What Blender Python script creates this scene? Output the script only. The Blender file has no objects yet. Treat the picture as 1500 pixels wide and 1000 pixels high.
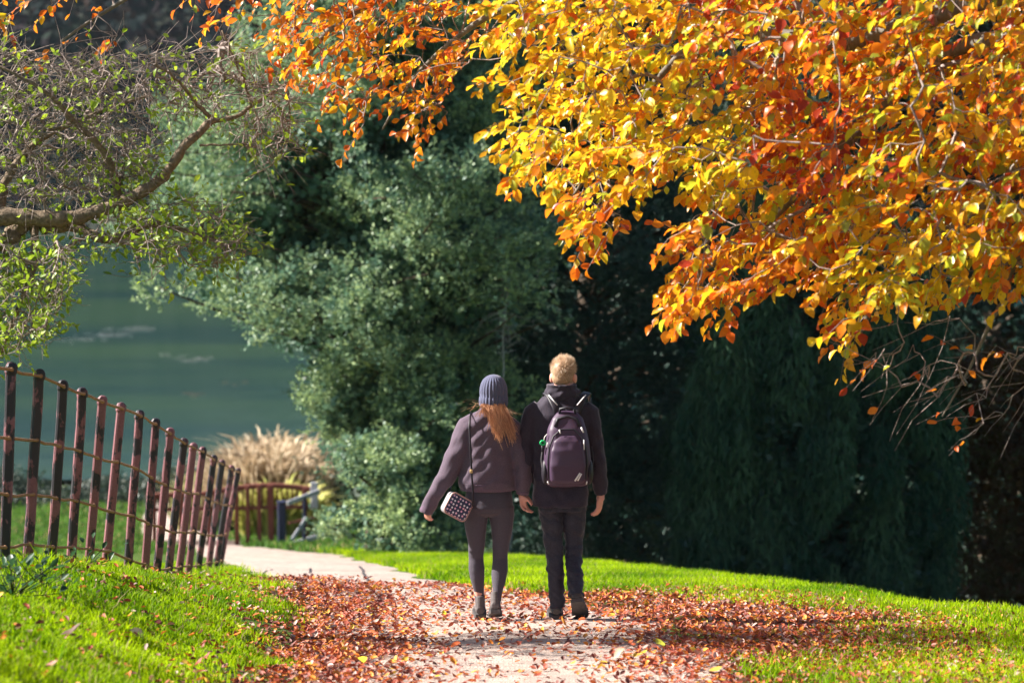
import bpy, math, random
import numpy as np
from mathutils import Vector, Matrix

SC = bpy.context.scene
COL = SC.collection
rng = np.random.default_rng(7)
random.seed(7)
R = math.radians
PI = math.pi

# ------------------------------------------------------------------ camera
EYE = 1.6
PITCH = math.atan(348 / 4166.7)
cam_d = bpy.data.cameras.new('camera')
cam = bpy.data.objects.new('camera', cam_d); COL.objects.link(cam)
cam.location = (0, 0, EYE); cam.rotation_euler = (PI / 2 - PITCH, 0, 0)
cam_d.lens = 100; cam_d.sensor_width = 36; cam_d.clip_start = 0.5; cam_d.clip_end = 4000
cam_d.dof.use_dof = True; cam_d.dof.focus_distance = 19.3; cam_d.dof.aperture_fstop = 2.8
SC.camera = cam

# ------------------------------------------------------------------ light
SUN_AZ = R(-83)      # clockwise from the view direction: well to the left, a little ahead
SUN_EL = R(37)
world = bpy.data.worlds.new('World'); SC.world = world; world.use_nodes = True
wn = world.node_tree
for n in list(wn.nodes): wn.nodes.remove(n)
sky = wn.nodes.new('ShaderNodeTexSky'); sky.sky_type = 'NISHITA'; sky.sun_disc = False
sky.sun_elevation = SUN_EL; sky.sun_rotation = SUN_AZ
bg = wn.nodes.new('ShaderNodeBackground'); bg.inputs['Strength'].default_value = 0.05
wo = wn.nodes.new('ShaderNodeOutputWorld')
wn.links.new(sky.outputs[0], bg.inputs[0]); wn.links.new(bg.outputs[0], wo.inputs[0])
sun_d = bpy.data.lights.new('sun', 'SUN'); sun_d.energy = 5.0; sun_d.angle = R(0.5); sun_d.color = (1, .95, .86)
sun = bpy.data.objects.new('sun', sun_d); COL.objects.link(sun)
SUNV = Vector((math.sin(SUN_AZ) * math.cos(SUN_EL), math.cos(SUN_AZ) * math.cos(SUN_EL), math.sin(SUN_EL)))
sun.rotation_euler = SUNV.to_track_quat('Z', 'Y').to_euler(); sun.location = SUNV * 60
SC.view_settings.view_transform = 'Standard'; SC.view_settings.look = 'None'
SC.view_settings.exposure = 1.68; SC.view_settings.gamma = 1; SC.view_settings.use_curve_mapping = False
SC.render.engine = 'CYCLES'
SC.cycles.use_denoising = True
SC.cycles.max_bounces = 8; SC.cycles.transmission_bounces = 6; SC.cycles.transparent_max_bounces = 6
SC.cycles.caustics_reflective = False; SC.cycles.caustics_refractive = False
SC.cycles.sample_clamp_indirect = 6

# ------------------------------------------------------------------ helpers
cp, sp_ = math.cos(PITCH), math.sin(PITCH)
def at(px, py, d):
    """world point at horizontal distance d that lies on the sight line of photo pixel (px, py)"""
    u = (np.asarray(px, float) - 750) / 4166.7; v = (500 - np.asarray(py, float)) / 4166.7
    dx = u; dy = cp + v * sp_; dz = -sp_ + v * cp
    s = np.asarray(d, float) / dy
    return np.stack([dx * s, dy * s, EYE + dz * s], -1)

def tag(o, label=None, cat=None, group=None, kind=None):
    if label: o['label'] = label
    if cat: o['category'] = cat
    if group: o['group'] = group
    if kind: o['kind'] = kind
    return o

def empty(name, loc=(0, 0, 0), rz=0):
    o = bpy.data.objects.new(name, None); COL.objects.link(o)
    o.location = loc; o.rotation_euler = (0, 0, rz); o.empty_display_size = .2
    return o

def link(name, me, mat=None, parent=None, loc=None):
    if mat is not None and not me.materials: me.materials.append(mat)
    o = bpy.data.objects.new(name, me); COL.objects.link(o)
    if parent is not None: o.parent = parent
    if loc is not None: o.location = loc
    return o

def bulk(name, V, F, cols=None, smooth=False):
    """V (n,3), F (m,k) one face size; cols (n,3) per vertex"""
    V = np.asarray(V, np.float32).reshape(-1, 3); F = np.asarray(F, np.int32)
    me = bpy.data.meshes.new(name)
    m, k = F.shape
    me.vertices.add(len(V)); me.vertices.foreach_set('co', V.ravel())
    me.loops.add(m * k); me.loops.foreach_set('vertex_index', F.ravel())
    me.polygons.add(m); me.polygons.foreach_set('loop_start', np.arange(0, m * k, k, dtype=np.int32))
    me.polygons.foreach_set('loop_total', np.full(m, k, np.int32))
    if smooth: me.polygons.foreach_set('use_smooth', np.ones(m, bool))
    if cols is not None:
        a = me.color_attributes.new('col', 'FLOAT_COLOR', 'POINT')
        c = np.ones((len(V), 4), np.float32); c[:, :3] = cols
        a.data.foreach_set('color', c.ravel())
    me.update(calc_edges=True); me.validate()
    return me

class MB:
    """collects shapes (mixed faces)"""
    def __init__(s): s.V = []; s.F = []; s.C = []
    def add(s, V, F, col=None):
        o = len(s.V); s.V += [tuple(map(float, v)) for v in V]; s.F += [tuple(i + o for i in f) for f in F]
        s.C += [col if col is not None else (1, 1, 1)] * len(V)
    def box(s, c, size, M=None, bev=0.0):
        x, y, z = [v / 2 for v in size]; c = Vector(c)
        if bev > 0:
            b = min(bev, x * .9, y * .9, z * .9)
            prof = [(-x + b, -y), (x - b, -y), (x, -y + b), (x, y - b), (x - b, y), (-x + b, y), (-x, y - b), (-x, -y + b)]
            prof2 = [(px * (x - b) / x, py * (y - b) / y) for px, py in prof]
            V = [(px, py, -z) for px, py in prof2] + [(px, py, -z + b) for px, py in prof] + [(px, py, z - b) for px, py in prof] + [(px, py, z) for px, py in prof2]
            F = [tuple(range(7, -1, -1)), tuple(range(24, 32))]
            for r in range(3):
                for i in range(8):
                    j = (i + 1) % 8; F.append((r * 8 + i, r * 8 + j, r * 8 + 8 + j, r * 8 + 8 + i))
        else:
            V = [(-x, -y, -z), (x, -y, -z), (x, y, -z), (-x, y, -z), (-x, -y, z), (x, -y, z), (x, y, z), (-x, y, z)]
            F = [(3, 2, 1, 0), (4, 5, 6, 7), (0, 1, 5, 4), (1, 2, 6, 5), (2, 3, 7, 6), (3, 0, 4, 7)]
        V = [(M @ Vector(v) if M is not None else Vector(v)) + c for v in V]
        s.add(V, F)
    def tube(s, pts, rad, n=8, ref=(0, 1, 0), cap=True):
        """elliptical tube; rad entries are r or (ra, rb) with rb along ref"""
        pts = [Vector(p) for p in pts]; rings = []
        ref = Vector(ref)
        for i, p in enumerate(pts):
            t = (pts[min(i + 1, len(pts) - 1)] - pts[max(i - 1, 0)]).normalized()
            b = ref - t * ref.dot(t)
            if b.length < 1e-3: b = Vector((1, 0, 0)) - t * t.x
            b.normalize(); a = b.cross(t)
            r = rad[i] if not isinstance(rad, (int, float)) else rad
            ra, rb = r if isinstance(r, tuple) else (r, r)
            rings.append([p + a * (ra * math.cos(2 * PI * k / n)) + b * (rb * math.sin(2 * PI * k / n)) for k in range(n)])
        V = [v for r in rings for v in r]; F = []
        for i in range(len(pts) - 1):
            for k in range(n):
                j = (k + 1) % n; F.append((i * n + k, i * n + j, i * n + n + j, i * n + n + k))
        if cap:
            F.append(tuple(range(n - 1, -1, -1))); F.append(tuple(range((len(pts) - 1) * n, len(pts) * n)))
        s.add(V, F)
    def rings(s, lst, n=24, p=2.0):
        """stacked horizontal superellipses (z, cx, cy, rx, ry)"""
        V = []
        for z, cx, cy, rx, ry in lst:
            for k in range(n):
                a = 2 * PI * k / n; c, si = math.cos(a), math.sin(a)
                V.append((cx + rx * math.copysign(abs(c) ** (2 / p), c), cy + ry * math.copysign(abs(si) ** (2 / p), si), z))
        F = []
        for i in range(len(lst) - 1):
            for k in range(n):
                j = (k + 1) % n; F.append((i * n + k, i * n + j, i * n + n + j, i * n + n + k))
        F.append(tuple(range(n - 1, -1, -1))); F.append(tuple(range((len(lst) - 1) * n, len(lst) * n)))
        s.add(V, F)
    def ball(s, c, r, n=14, m=9, M=None):
        rx, ry, rz = r if isinstance(r, tuple) else (r, r, r); c = Vector(c); V = []
        for i in range(m + 1):
            th = PI * i / m
            th = min(max(th, 1e-3), PI - 1e-3)
            for k in range(n):
                a = 2 * PI * k / n
                v = Vector((rx * math.sin(th) * math.cos(a), ry * math.sin(th) * math.sin(a), -rz * math.cos(th)))
                V.append(c + (M @ v if M is not None else v))
        F = [tuple(range(n - 1, -1, -1)), tuple(range(m * n, m * n + n))]
        for i in range(m):
            for k in range(n):
                j = (k + 1) % n; F.append((i * n + k, i * n + j, i * n + n + j, i * n + n + k))
        s.add(V, F)
    def mesh(s, name, smooth=True):
        me = bpy.data.meshes.new(name); me.from_pydata(s.V, [], s.F)
        if smooth: me.polygons.foreach_set('use_smooth', np.ones(len(me.polygons), bool))
        me.update(); return me
    def build(s, name, mat, parent=None, smooth=True, loc=None): return link(name, s.mesh(name, smooth), mat, parent, loc)
    def fuse(s, name, mat, parent=None, voxel=.008, smooth=4, fold=0.0, fold_size=.12, loc=None, seed=0):
        """one continuous skin over all the collected shapes"""
        t = link('tmp', s.mesh(name))
        m = t.modifiers.new('r', 'REMESH'); m.mode = 'VOXEL'; m.voxel_size = voxel; m.use_smooth_shade = True
        if smooth: q = t.modifiers.new('s', 'SMOOTH'); q.factor = .5; q.iterations = smooth
        dg = bpy.context.evaluated_depsgraph_get(); dg.update()
        me = bpy.data.meshes.new_from_object(t.evaluated_get(dg)); me.name = name
        bpy.data.objects.remove(t)
        if fold > 0:
            n = len(me.vertices); co = np.empty(n * 3, np.float32); me.vertices.foreach_get('co', co); co = co.reshape(-1, 3)
            no = np.empty(n * 3, np.float32); me.vertices.foreach_get('normal', no); no = no.reshape(-1, 3)
            r = np.random.default_rng(seed + 3); h = np.zeros(n)
            for k in range(7):
                d = r.normal(size=3); d[2] *= 1.5; d /= np.linalg.norm(d); f = 2 * PI / (fold_size * r.uniform(.5, 1.6))
                w = r.normal(size=3); w /= np.linalg.norm(w)
                h += np.sin(co @ d * f + 1.8 * np.sin(co @ w * f * .4 + r.uniform(0, 6)) + r.uniform(0, 6)) * .4
            co += no * (h * fold)[:, None].astype(np.float32)
            me.vertices.foreach_set('co', co.ravel()); me.update()
        me.polygons.foreach_set('use_smooth', np.ones(len(me.polygons), bool))
        return link(name, me, mat, parent, loc)

# ------------------------------------------------------------------ materials
def nt(name):
    m = bpy.data.materials.new(name); m.use_nodes = True; t = m.node_tree
    p = t.nodes['Principled BSDF']; return m, t, p
def noise(t, scale, detail=4, rough=.6, vec=None, coord='Object'):
    n = t.nodes.new('ShaderNodeTexNoise'); n.inputs['Scale'].default_value = scale
    n.inputs['Detail'].default_value = detail; n.inputs['Roughness'].default_value = rough
    if vec is None:
        tc = t.nodes.new('ShaderNodeTexCoord'); vec = tc.outputs[coord]
    t.links.new(vec, n.inputs['Vector']); return n.outputs[0]
def mapped(t, scale, coord='Object', rot=(0, 0, 0)):
    tc = t.nodes.new('ShaderNodeTexCoord'); mp = t.nodes.new('ShaderNodeMapping')
    mp.inputs['Scale'].default_value = scale; mp.inputs['Rotation'].default_value = rot
    t.links.new(tc.outputs[coord], mp.inputs['Vector']); return mp.outputs[0]
def ramp(t, fac, stops):
    r = t.nodes.new('ShaderNodeValToRGB'); e = r.color_ramp.elements
    while len(e) < len(stops): e.new(.5)
    for q, (p, c) in zip(e, stops): q.position = p; q.color = (*c, 1)
    t.links.new(fac, r.inputs[0]); return r.outputs[0]
def bump(t, p, h, strength=.4, dist=.01):
    b = t.nodes.new('ShaderNodeBump'); b.inputs['Strength'].default_value = strength; b.inputs['Distance'].default_value = dist
    t.links.new(h, b.inputs['Height']); t.links.new(b.outputs[0], p.inputs['Normal'])
def mat(name, c1, c2=None, scale=20, rough=.8, bstr=.3, bdist=.004, spec=.3, sheen=0, stretch=(1, 1, 1)):
    m, t, p = nt(name); v = mapped(t, stretch); n = noise(t, scale, vec=v)
    c2 = c2 or tuple(x * 1.3 for x in c1)
    t.links.new(ramp(t, n, [(.3, c1), (.7, c2)]), p.inputs['Base Color'])
    p.inputs['Roughness'].default_value = rough; p.inputs['Specular IOR Level'].default_value = spec
    if sheen: p.inputs['Sheen Weight'].default_value = sheen; p.inputs['Sheen Roughness'].default_value = .35; p.inputs['Sheen Tint'].default_value = (1, .93, .97, 1)
    if bstr: bump(t, p, n, bstr, bdist)
    return m
def leaf_mat(name, trans=.45, rough=.45, spec=.4, sat=1.0, spots=False):
    m, t, p = nt(name)
    a = t.nodes.new('ShaderNodeAttribute'); a.attribute_name = 'col'
    hs = t.nodes.new('ShaderNodeHueSaturation'); hs.inputs['Saturation'].default_value = sat
    nz = noise(t, 60, 3, .6); mr = t.nodes.new('ShaderNodeMapRange')
    mr.inputs['To Min'].default_value = .75; mr.inputs['To Max'].default_value = 1.25
    t.links.new(nz, mr.inputs['Value']); t.links.new(mr.outputs[0], hs.inputs['Value'])
    t.links.new(a.outputs['Color'], hs.inputs['Color'])
    colour = hs.outputs[0]
    if spots:      # brown blotches and scorched patches
        sm = t.nodes.new('ShaderNodeMix'); sm.data_type = 'RGBA'; t.links.new(ramp(t, noise(t, 38, 3, .7), [(.60, (0, 0, 0)), (.70, (.75, .75, .75))]), sm.inputs[0])
        t.links.new(colour, sm.inputs[6]); sm.inputs[7].default_value = (.16, .045, .012, 1); colour = sm.outputs[2]
    t.links.new(colour, p.inputs['Base Color'])
    p.inputs['Roughness'].default_value = rough; p.inputs['Specular IOR Level'].default_value = spec
    tr = t.nodes.new('ShaderNodeBsdfTranslucent'); t.links.new(colour, tr.inputs['Color'])
    mx = t.nodes.new('ShaderNodeMixShader'); mx.inputs[0].default_value = trans
    t.links.new(p.outputs[0], mx.inputs[1]); t.links.new(tr.outputs[0], mx.inputs[2])
    t.links.new(mx.outputs[0], t.nodes['Material Output'].inputs['Surface'])
    return m

M_beech = leaf_mat('beech_leaf', .56, .35, .5, spots=True)
M_litter = leaf_mat('litter_leaf', .15, .6, .4)
M_grass = leaf_mat('grass_blade', .5, .6, .12)
M_green = leaf_mat('green_leaf', .45, .4, .45)
M_ever = leaf_mat('evergreen_leaf', .3, .5, .4)
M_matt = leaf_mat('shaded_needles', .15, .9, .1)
M_reed = leaf_mat('reed_stem', .3, .6, .3)
M_hair = leaf_mat('hair_strand', .25, .35, .6)
M_bark = mat('bark_beech', (.10, .085, .07), (.2, .18, .15), 30, .9, .6, .01, stretch=(1, 1, .3))
M_thorn = mat('bark_rough', (.10, .07, .045), (.26, .19, .13), 45, .9, .9, .015)
M_twig = mat('twig_bark', (.13, .095, .08), (.36, .28, .25), 60, .7, .3)
M_yewbark = mat('bark_dark', (.05, .035, .025), (.1, .07, .05), 20, .9, .6, .02)
M_dead = mat('dead_wood', (.20, .20, .20), (.32, .31, .3), 30, .8, .3)

# ------------------------------------------------------------------ ground shape
_pd = np.array([-60, 0, 8, 12, 15.3, 19.5, 23.5, 28, 37, 50, 62, 75, 87, 92, 105, 135, 200.])
_pz = np.array([5.5, 0, -.72, -1.13, -1.51, -1.96, -2.45, -3.09, -4.42, -6.36, -8.1, -9.6, -10.45, -10.8, -11.6, -13, -15.])
_dd = np.arange(-60, 200, .25); _zz = np.interp(_dd, _pd, _pz)
_k = np.hanning(17); _k /= _k.sum(); _zz = np.convolve(np.pad(_zz, 8, 'edge'), _k, 'valid')
def sstep(x): x = np.clip(x, 0, 1); return x * x * (3 - 2 * x)
def crest_x(d): return np.interp(d, [12, 15, 17, 19.3, 21, 29, 43, 60, 75, 100], [14, 10, 6.2, 4.0, 2.9, 1.85, -.4, -3.2, -5.5, -9])
def path_edges(d):
    l = np.interp(d, [0, 13, 15.3, 19.5, 23.5, 28, 37, 50, 58, 64, 72, 86], [-1.3, -1.25, -1.2, -1.35, -1.8, -2.5, -3.75, -5.6, -7.0, -8.3, -9.5, -11.2])
    r = np.interp(d, [0, 13, 15.3, 19.5, 22, 24, 28, 37, 50, 58, 64, 72, 86], [1.35, 1.3, 1.25, 1.0, .4, -.2, -.9, -1.8, -3.2, -4.9, -6.5, -7.7, -9.5])
    return l, r
def gz(x, d, fine=True):
    x = np.asarray(x, float); d = np.asarray(d, float)
    z = np.interp(d, _dd, _zz)
    B = np.interp(d, [0, 13, 17, 19.5, 22, 25, 30], [.55, .58, .52, .36, .17, .05, 0])
    z = z + B * sstep((-1.15 - x) / 1.9)
    q = np.maximum(x - crest_x(d), 0)
    z = z - 3.2 * (1 - np.exp(-.14 * q)) * sstep(q / .8 + .0)
    z = z + .012 * np.sin(x * 1.9 + d * .7) + .01 * np.sin(x * 3.1 - d * 1.7)
    l, r = path_edges(d)
    return z

def grid(xs, ds, zf):
    X, D = np.meshgrid(xs, ds); Z = zf(X, D)
    V = np.stack([X, D, Z], -1).reshape(-1, 3); nx, nd = len(xs), len(ds)
    i = np.arange(nd - 1)[:, None] * nx + np.arange(nx - 1)[None]
    F = np.stack([i, i + 1, i + nx + 1, i + nx], -1).reshape(-1, 4)
    return V, F

# grassy ground
m_ground, t, p = nt('turf_soil')
n1 = noise(t, 1.2, 5); n2 = noise(t, 30, 4)
c1 = ramp(t, n1, [(.35, (.05, .10, .012)), (.65, (.085, .15, .02))])
mx = t.nodes.new('ShaderNodeMix'); mx.data_type = 'RGBA'; t.links.new(n2, mx.inputs[0])
t.links.new(c1, mx.inputs[6]); mx.inputs[7].default_value = (.05, .075, .02, 1)
t.links.new(mx.outputs[2], p.inputs['Base Color']); p.inputs['Roughness'].default_value = 1; p.inputs['Specular IOR Level'].default_value = .1
bump(t, p, n2, .8, .03)
xs = np.concatenate([[-160, -110, -80, -60, -45, -35, -28, -23, -19, -16, -13], np.arange(-11, 11, .25), [11, 13, 16, 20, 25, 32, 42, 60, 90]])
ds = np.concatenate([[-60, -40, -25, -12, -5, 0, 3, 6, 9], np.arange(11, 35, .25), np.arange(35, 80, .8), np.arange(80, 136, 3)])
V, F = grid(xs, ds, gz)
tag(link('ground', bulk('ground', V, F, smooth=True), m_ground), kind='structure')

# gravel path, a sheet laid on the ground
m_path, t, p = nt('path_gravel')
g1 = noise(t, 2.2, 5); g2 = noise(t, 70, 5, .7); g3 = noise(t, 9, 4)
vo = t.nodes.new('ShaderNodeTexVoronoi'); vo.inputs['Scale'].default_value = 75; t.links.new(mapped(t, (1, 1, 1)), vo.inputs['Vector'])
ca = ramp(t, g1, [(.3, (.34, .265, .235)), (.7, (.49, .405, .35))])
mx = t.nodes.new('ShaderNodeMix'); mx.data_type = 'RGBA'; mx.blend_type = 'MULTIPLY'; mx.inputs[0].default_value = .75
t.links.new(ca, mx.inputs[6]); t.links.new(ramp(t, g2, [(.3, (.45, .42, .42)), (.65, (1.25, 1.22, 1.2))]), mx.inputs[7])
mx2 = t.nodes.new('ShaderNodeMix'); mx2.data_type = 'RGBA'; mx2.blend_type = 'MULTIPLY'; mx2.inputs[0].default_value = .6
t.links.new(mx.outputs[2], mx2.inputs[6]); t.links.new(ramp(t, g3, [(.35, (.7, .66, .66)), (.6, (1.1, 1.1, 1.1))]), mx2.inputs[7])
t.links.new(mx2.outputs[2], p.inputs['Base Color']); p.inputs['Roughness'].default_value = .95; p.inputs['Specular IOR Level'].default_value = .2
bump(t, p, vo.outputs['Distance'], .6, .012)
ds_p = np.concatenate([np.arange(-20, 11, 1.), np.arange(11, 35, .25), np.arange(35, 88, .3)])
l, r = path_edges(ds_p); us = np.linspace(0, 1, 15)
wob = .07 * np.sin(ds_p * 2.3) + .05 * np.sin(ds_p * 5.1 + 1); wob2 = .07 * np.sin(ds_p * 1.9 + 2) + .05 * np.sin(ds_p * 4.3)
X = (l + wob)[:, None] * (1 - us) + (r + wob2)[:, None] * us; D = np.repeat(ds_p[:, None], 15, 1)
Z = gz(X, D) + .022 * np.sin(PI * us)[None, :] ** .5 - .002
V = np.stack([X, D, Z], -1).reshape(-1, 3)
i = np.arange(len(ds_p) - 1)[:, None] * 15 + np.arange(14)[None]
F = np.stack([i, i + 1, i + 16, i + 15], -1).reshape(-1, 4)
tag(link('path', bulk('path', V, F, smooth=True), m_path), kind='structure')
def pz(x, d):
    l, r = path_edges(d); u = np.clip((x - l) / (r - l), 0, 1)
    return gz(x, d) + np.where((x > l) & (x < r), .022 * np.sin(PI * u) ** .5, 0)

# lake
WZ = -10.6
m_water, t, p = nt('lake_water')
t.links.new(ramp(t, noise(t, .06, 4, .6, mapped(t, (.5, 1.6, 1))), [(.35, (.006, .033, .031)), (.7, (.028, .066, .032))]), p.inputs['Base Color']); p.inputs['Roughness'].default_value = .13; p.inputs['IOR'].default_value = 1.33  # olive streaks in the base colour stand in for reflections
w1 = noise(t, 1.1, 4, .6, mapped(t, (1, .35, 1))); bump(t, p, w1, .22, .07)
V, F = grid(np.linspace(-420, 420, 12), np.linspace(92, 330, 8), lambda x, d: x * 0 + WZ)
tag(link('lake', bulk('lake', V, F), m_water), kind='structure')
# hill beyond the lake
m_hill = mat('hill_turf', (.012, .018, .012), (.02, .024, .014), .2, 1, .3, .3)
def hz(x, d): return -12.5 + np.maximum(d - 270, 0) * .24 + 5 * np.sin(x * .02) * sstep((d - 300) / 60) + 3 * np.sin(x * .07 + d * .03) * sstep((d - 300) / 60)
V, F = grid(np.linspace(-700, 700, 50), np.linspace(268, 760, 30), hz)
tag(link('hill', bulk('hill', V, F, smooth=True), m_hill), kind='structure')

# ------------------------------------------------------------------ foliage tools
def frames(n_dir, r):
    """random orthonormal frames whose z axis is near n_dir"""
    n = n_dir / (np.linalg.norm(n_dir, axis=1, keepdims=True) + 1e-9)
    h = r.normal(size=n.shape); a = np.cross(n, h); a /= np.linalg.norm(a, axis=1, keepdims=True) + 1e-9
    return a, np.cross(n, a), n
def rhombs(P, A, B, L, W):
    """four sided leaf: P base centre, A long axis, B short axis"""
    L = L[:, None]; W = W[:, None]
    V = np.stack([P - A * L * .5, P + B * W * .5, P + A * L * .5, P - B * W * .5], 1).reshape(-1, 3)
    F = np.arange(len(P) * 4).reshape(-1, 4); return V, F

def ellipsoid_leaves(C, Rr, n, r, L, W, flat=.65, updir=.9, shell=.55, spray=13):
    """leafy sprays on and inside clumps: C (k,3) centres, Rr (k,) radii; every spray is a tuft of leaves on one side shoot"""
    k = len(C); m = max(1, n // spray); ci = r.choice(k, m, p=Rr ** 2 / (Rr ** 2).sum())
    d = r.normal(size=(m, 3)); d /= np.linalg.norm(d, axis=1, keepdims=True)
    rad = Rr[ci] * (shell + (1 - shell) * r.random(m) ** .7) * (1 + .3 * np.sin(d[:, 0] * 4 + ci) * np.sin(d[:, 2] * 5 + ci * 2) + .2 * np.sin(d[:, 0] * 11 + ci * 3) * np.sin(d[:, 2] * 9 + d[:, 1] * 8))
    S = C[ci] + d * rad[:, None] * np.array([1, 1, flat])
    ax = d * np.array([1, 1, .6]) + np.array([0, 0, updir * .55]) + r.normal(size=(m, 3)) * .35; ax /= np.linalg.norm(ax, axis=1, keepdims=True)
    sl = L * 3.4 * r.uniform(.5, 1.4, m); si = np.repeat(np.arange(m), spray); n = len(si); u = r.random(n)
    P = S[si] + ax[si] * (sl[si] * u)[:, None] + r.normal(size=(n, 3)) * (L * .55 * (1.15 - .7 * u))[:, None]
    a = ax[si] + r.normal(size=(n, 3)) * .6; a /= np.linalg.norm(a, axis=1, keepdims=True)
    b = np.cross(a, r.normal(size=(n, 3)) + np.array([0, 0, .5])); b /= np.linalg.norm(b, axis=1, keepdims=True) + 1e-9
    global SPRAY_TONE
    SPRAY_TONE = r.random(m)[si]
    return P, a, b, ci[si], L * r.uniform(.6, 1.35, n), W * r.uniform(.6, 1.35, n)

def limb(mb, p0, p1, r0, r1, bend=.1, n=5, sides=7, rnd=random):
    p0 = Vector(p0); p1 = Vector(p1); L = (p1 - p0).length; pts = []; ph = [rnd.uniform(-1, 1) for _ in range(3)]
    for i in range(n + 1):
        u = i / n; s = math.sin(PI * u) * bend * L
        pts.append(p0.lerp(p1, u) + Vector((ph[0] * s, ph[1] * s, abs(ph[2]) * s)))
    mb.tube(pts, [r0 + (r1 - r0) * i / n for i in range(n + 1)], sides)

def evergreen(name, label, cat, base, clumps, rad, n_leaf, col_a, col_b, L, W, seed, trunk_r=.22, top=None, droop=False, group=None, core=True, flat=.65, updir=.9):
    """tree: base (x,d), clumps (k,3) world, rad (k,)"""
    r = np.random.default_rng(seed); rd = random.Random(seed)
    bx, bd = base; b = Vector((bx, bd, float(gz(bx, bd)) - .15)); root = empty(name, b); tag(root, label, cat, group)
    C = clumps - np.array(b)
    top = top or float(C[:, 2].max())
    tk = MB(); pts = [Vector((0, 0, 0))]
    for i in range(1, 9): pts.append(Vector((rd.uniform(-.1, .1), rd.uniform(-.1, .1), top * .92 * i / 8)))
    tk.tube(pts, [trunk_r * (1.5 if i == 0 else 1) * (1 - .85 * i / 8) + .02 for i in range(9)], 10)
    tk.build('trunk', M_yewbark, root)
    lb = MB()
    for c, rr in zip(C, rad):
        z0 = max(.3, min(top * .85, c[2] - .35 * math.hypot(c[0], c[1])))
        limb(lb, (0, 0, z0), c, .05, .012, .12, 4, 5, rd)
    lb.build('limbs', M_yewbark, root)
    if droop:
        n = n_leaf; idx = r.choice(len(C), n, p=rad / rad.sum())
        d = r.normal(size=(n, 3)); d /= np.linalg.norm(d, axis=1, keepdims=True)
        P = C[idx] + d * (rad[idx] * (.55 + .45 * r.random(n)))[:, None] * np.array([.55, .55, 1.25])
        A = np.stack([d[:, 0] * .35, d[:, 1] * .35, -np.ones(n)], 1) + r.normal(size=(n, 3)) * .36
        A /= np.linalg.norm(A, axis=1, keepdims=True)
        Bv = np.cross(A, r.normal(size=(n, 3))); Bv /= np.linalg.norm(Bv, axis=1, keepdims=True)
        Ls, Ws = L * r.uniform(.6, 1.4, n), W * r.uniform(.6, 1.4, n)
    else:
        P, A, Bv, idx, Ls, Ws = ellipsoid_leaves(C, rad, n_leaf, r, L, W, flat=flat, updir=updir)
    P[:, 2] = np.maximum(P[:, 2], .08)
    V, F = rhombs(P, A, Bv, Ls, Ws)
    f = np.clip(r.random(len(C))[idx] * (.85 if droop else .5) + (0.0 if droop else (SPRAY_TONE - .3) * .6) + r.normal(size=len(P)) * .18, 0, 1)
    c = np.array(col_a) * (1 - f[:, None]) + np.array(col_b) * f[:, None]
    o = link('foliage', bulk('foliage', V, F, np.repeat(c, 4, 0)), M_matt if droop else M_ever, root); o['kind'] = 'stuff'
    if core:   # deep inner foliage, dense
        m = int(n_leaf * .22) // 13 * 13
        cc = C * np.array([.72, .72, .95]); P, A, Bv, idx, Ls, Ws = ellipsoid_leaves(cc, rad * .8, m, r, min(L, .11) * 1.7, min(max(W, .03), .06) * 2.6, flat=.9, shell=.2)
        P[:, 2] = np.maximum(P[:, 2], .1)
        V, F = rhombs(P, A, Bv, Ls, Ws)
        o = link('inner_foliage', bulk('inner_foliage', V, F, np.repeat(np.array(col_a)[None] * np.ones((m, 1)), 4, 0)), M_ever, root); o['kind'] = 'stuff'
    return root

def inside(poly, x, y):
    poly = np.asarray(poly, float); res = np.zeros(len(x), bool); j = len(poly) - 1
    for i in range(len(poly)):
        xi, yi = poly[i]; xj, yj = poly[j]
        c = ((yi > y) != (yj > y)) & (x < (xj - xi) * (y - yi) / (yj - yi + 1e-12) + xi)
        res ^= c; j = i
    return res
def sample_poly(poly, n, r):
    poly = np.asarray(poly, float); lo, hi = poly.min(0), poly.max(0); out = np.zeros((0, 2))
    while len(out) < n:
        q = lo + (hi - lo) * r.random((n * 2, 2)); out = np.concatenate([out, q[inside(poly, q[:, 0], q[:, 1])]])
    return out[:n]

def clumps_from(poly, d0, depth, n, rmin, rmax, r, cx=None, wx=None):
    """clump centres: a rounded crown whose elevation is the outline poly (photo pixels at distance d0)"""
    q = sample_poly(poly, n, r); p = np.asarray(poly, float)
    cx = p[:, 0].mean() if cx is None else cx; wx = (p[:, 0].max() - p[:, 0].min()) / 2 if wx is None else wx
    u = np.clip((q[:, 0] - cx) / wx, -1, 1); h = np.sqrt(1 - .9 * u * u)
    side = np.where(r.random(n) < .72, -1, 1)
    dd = d0 + side * depth * h * (.55 + .45 * r.random(n))
    w0 = at(q[:, 0], q[:, 1], np.full(n, d0)); w0[:, 1] = dd
    return w0, r.uniform(rmin, rmax, n)

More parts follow.
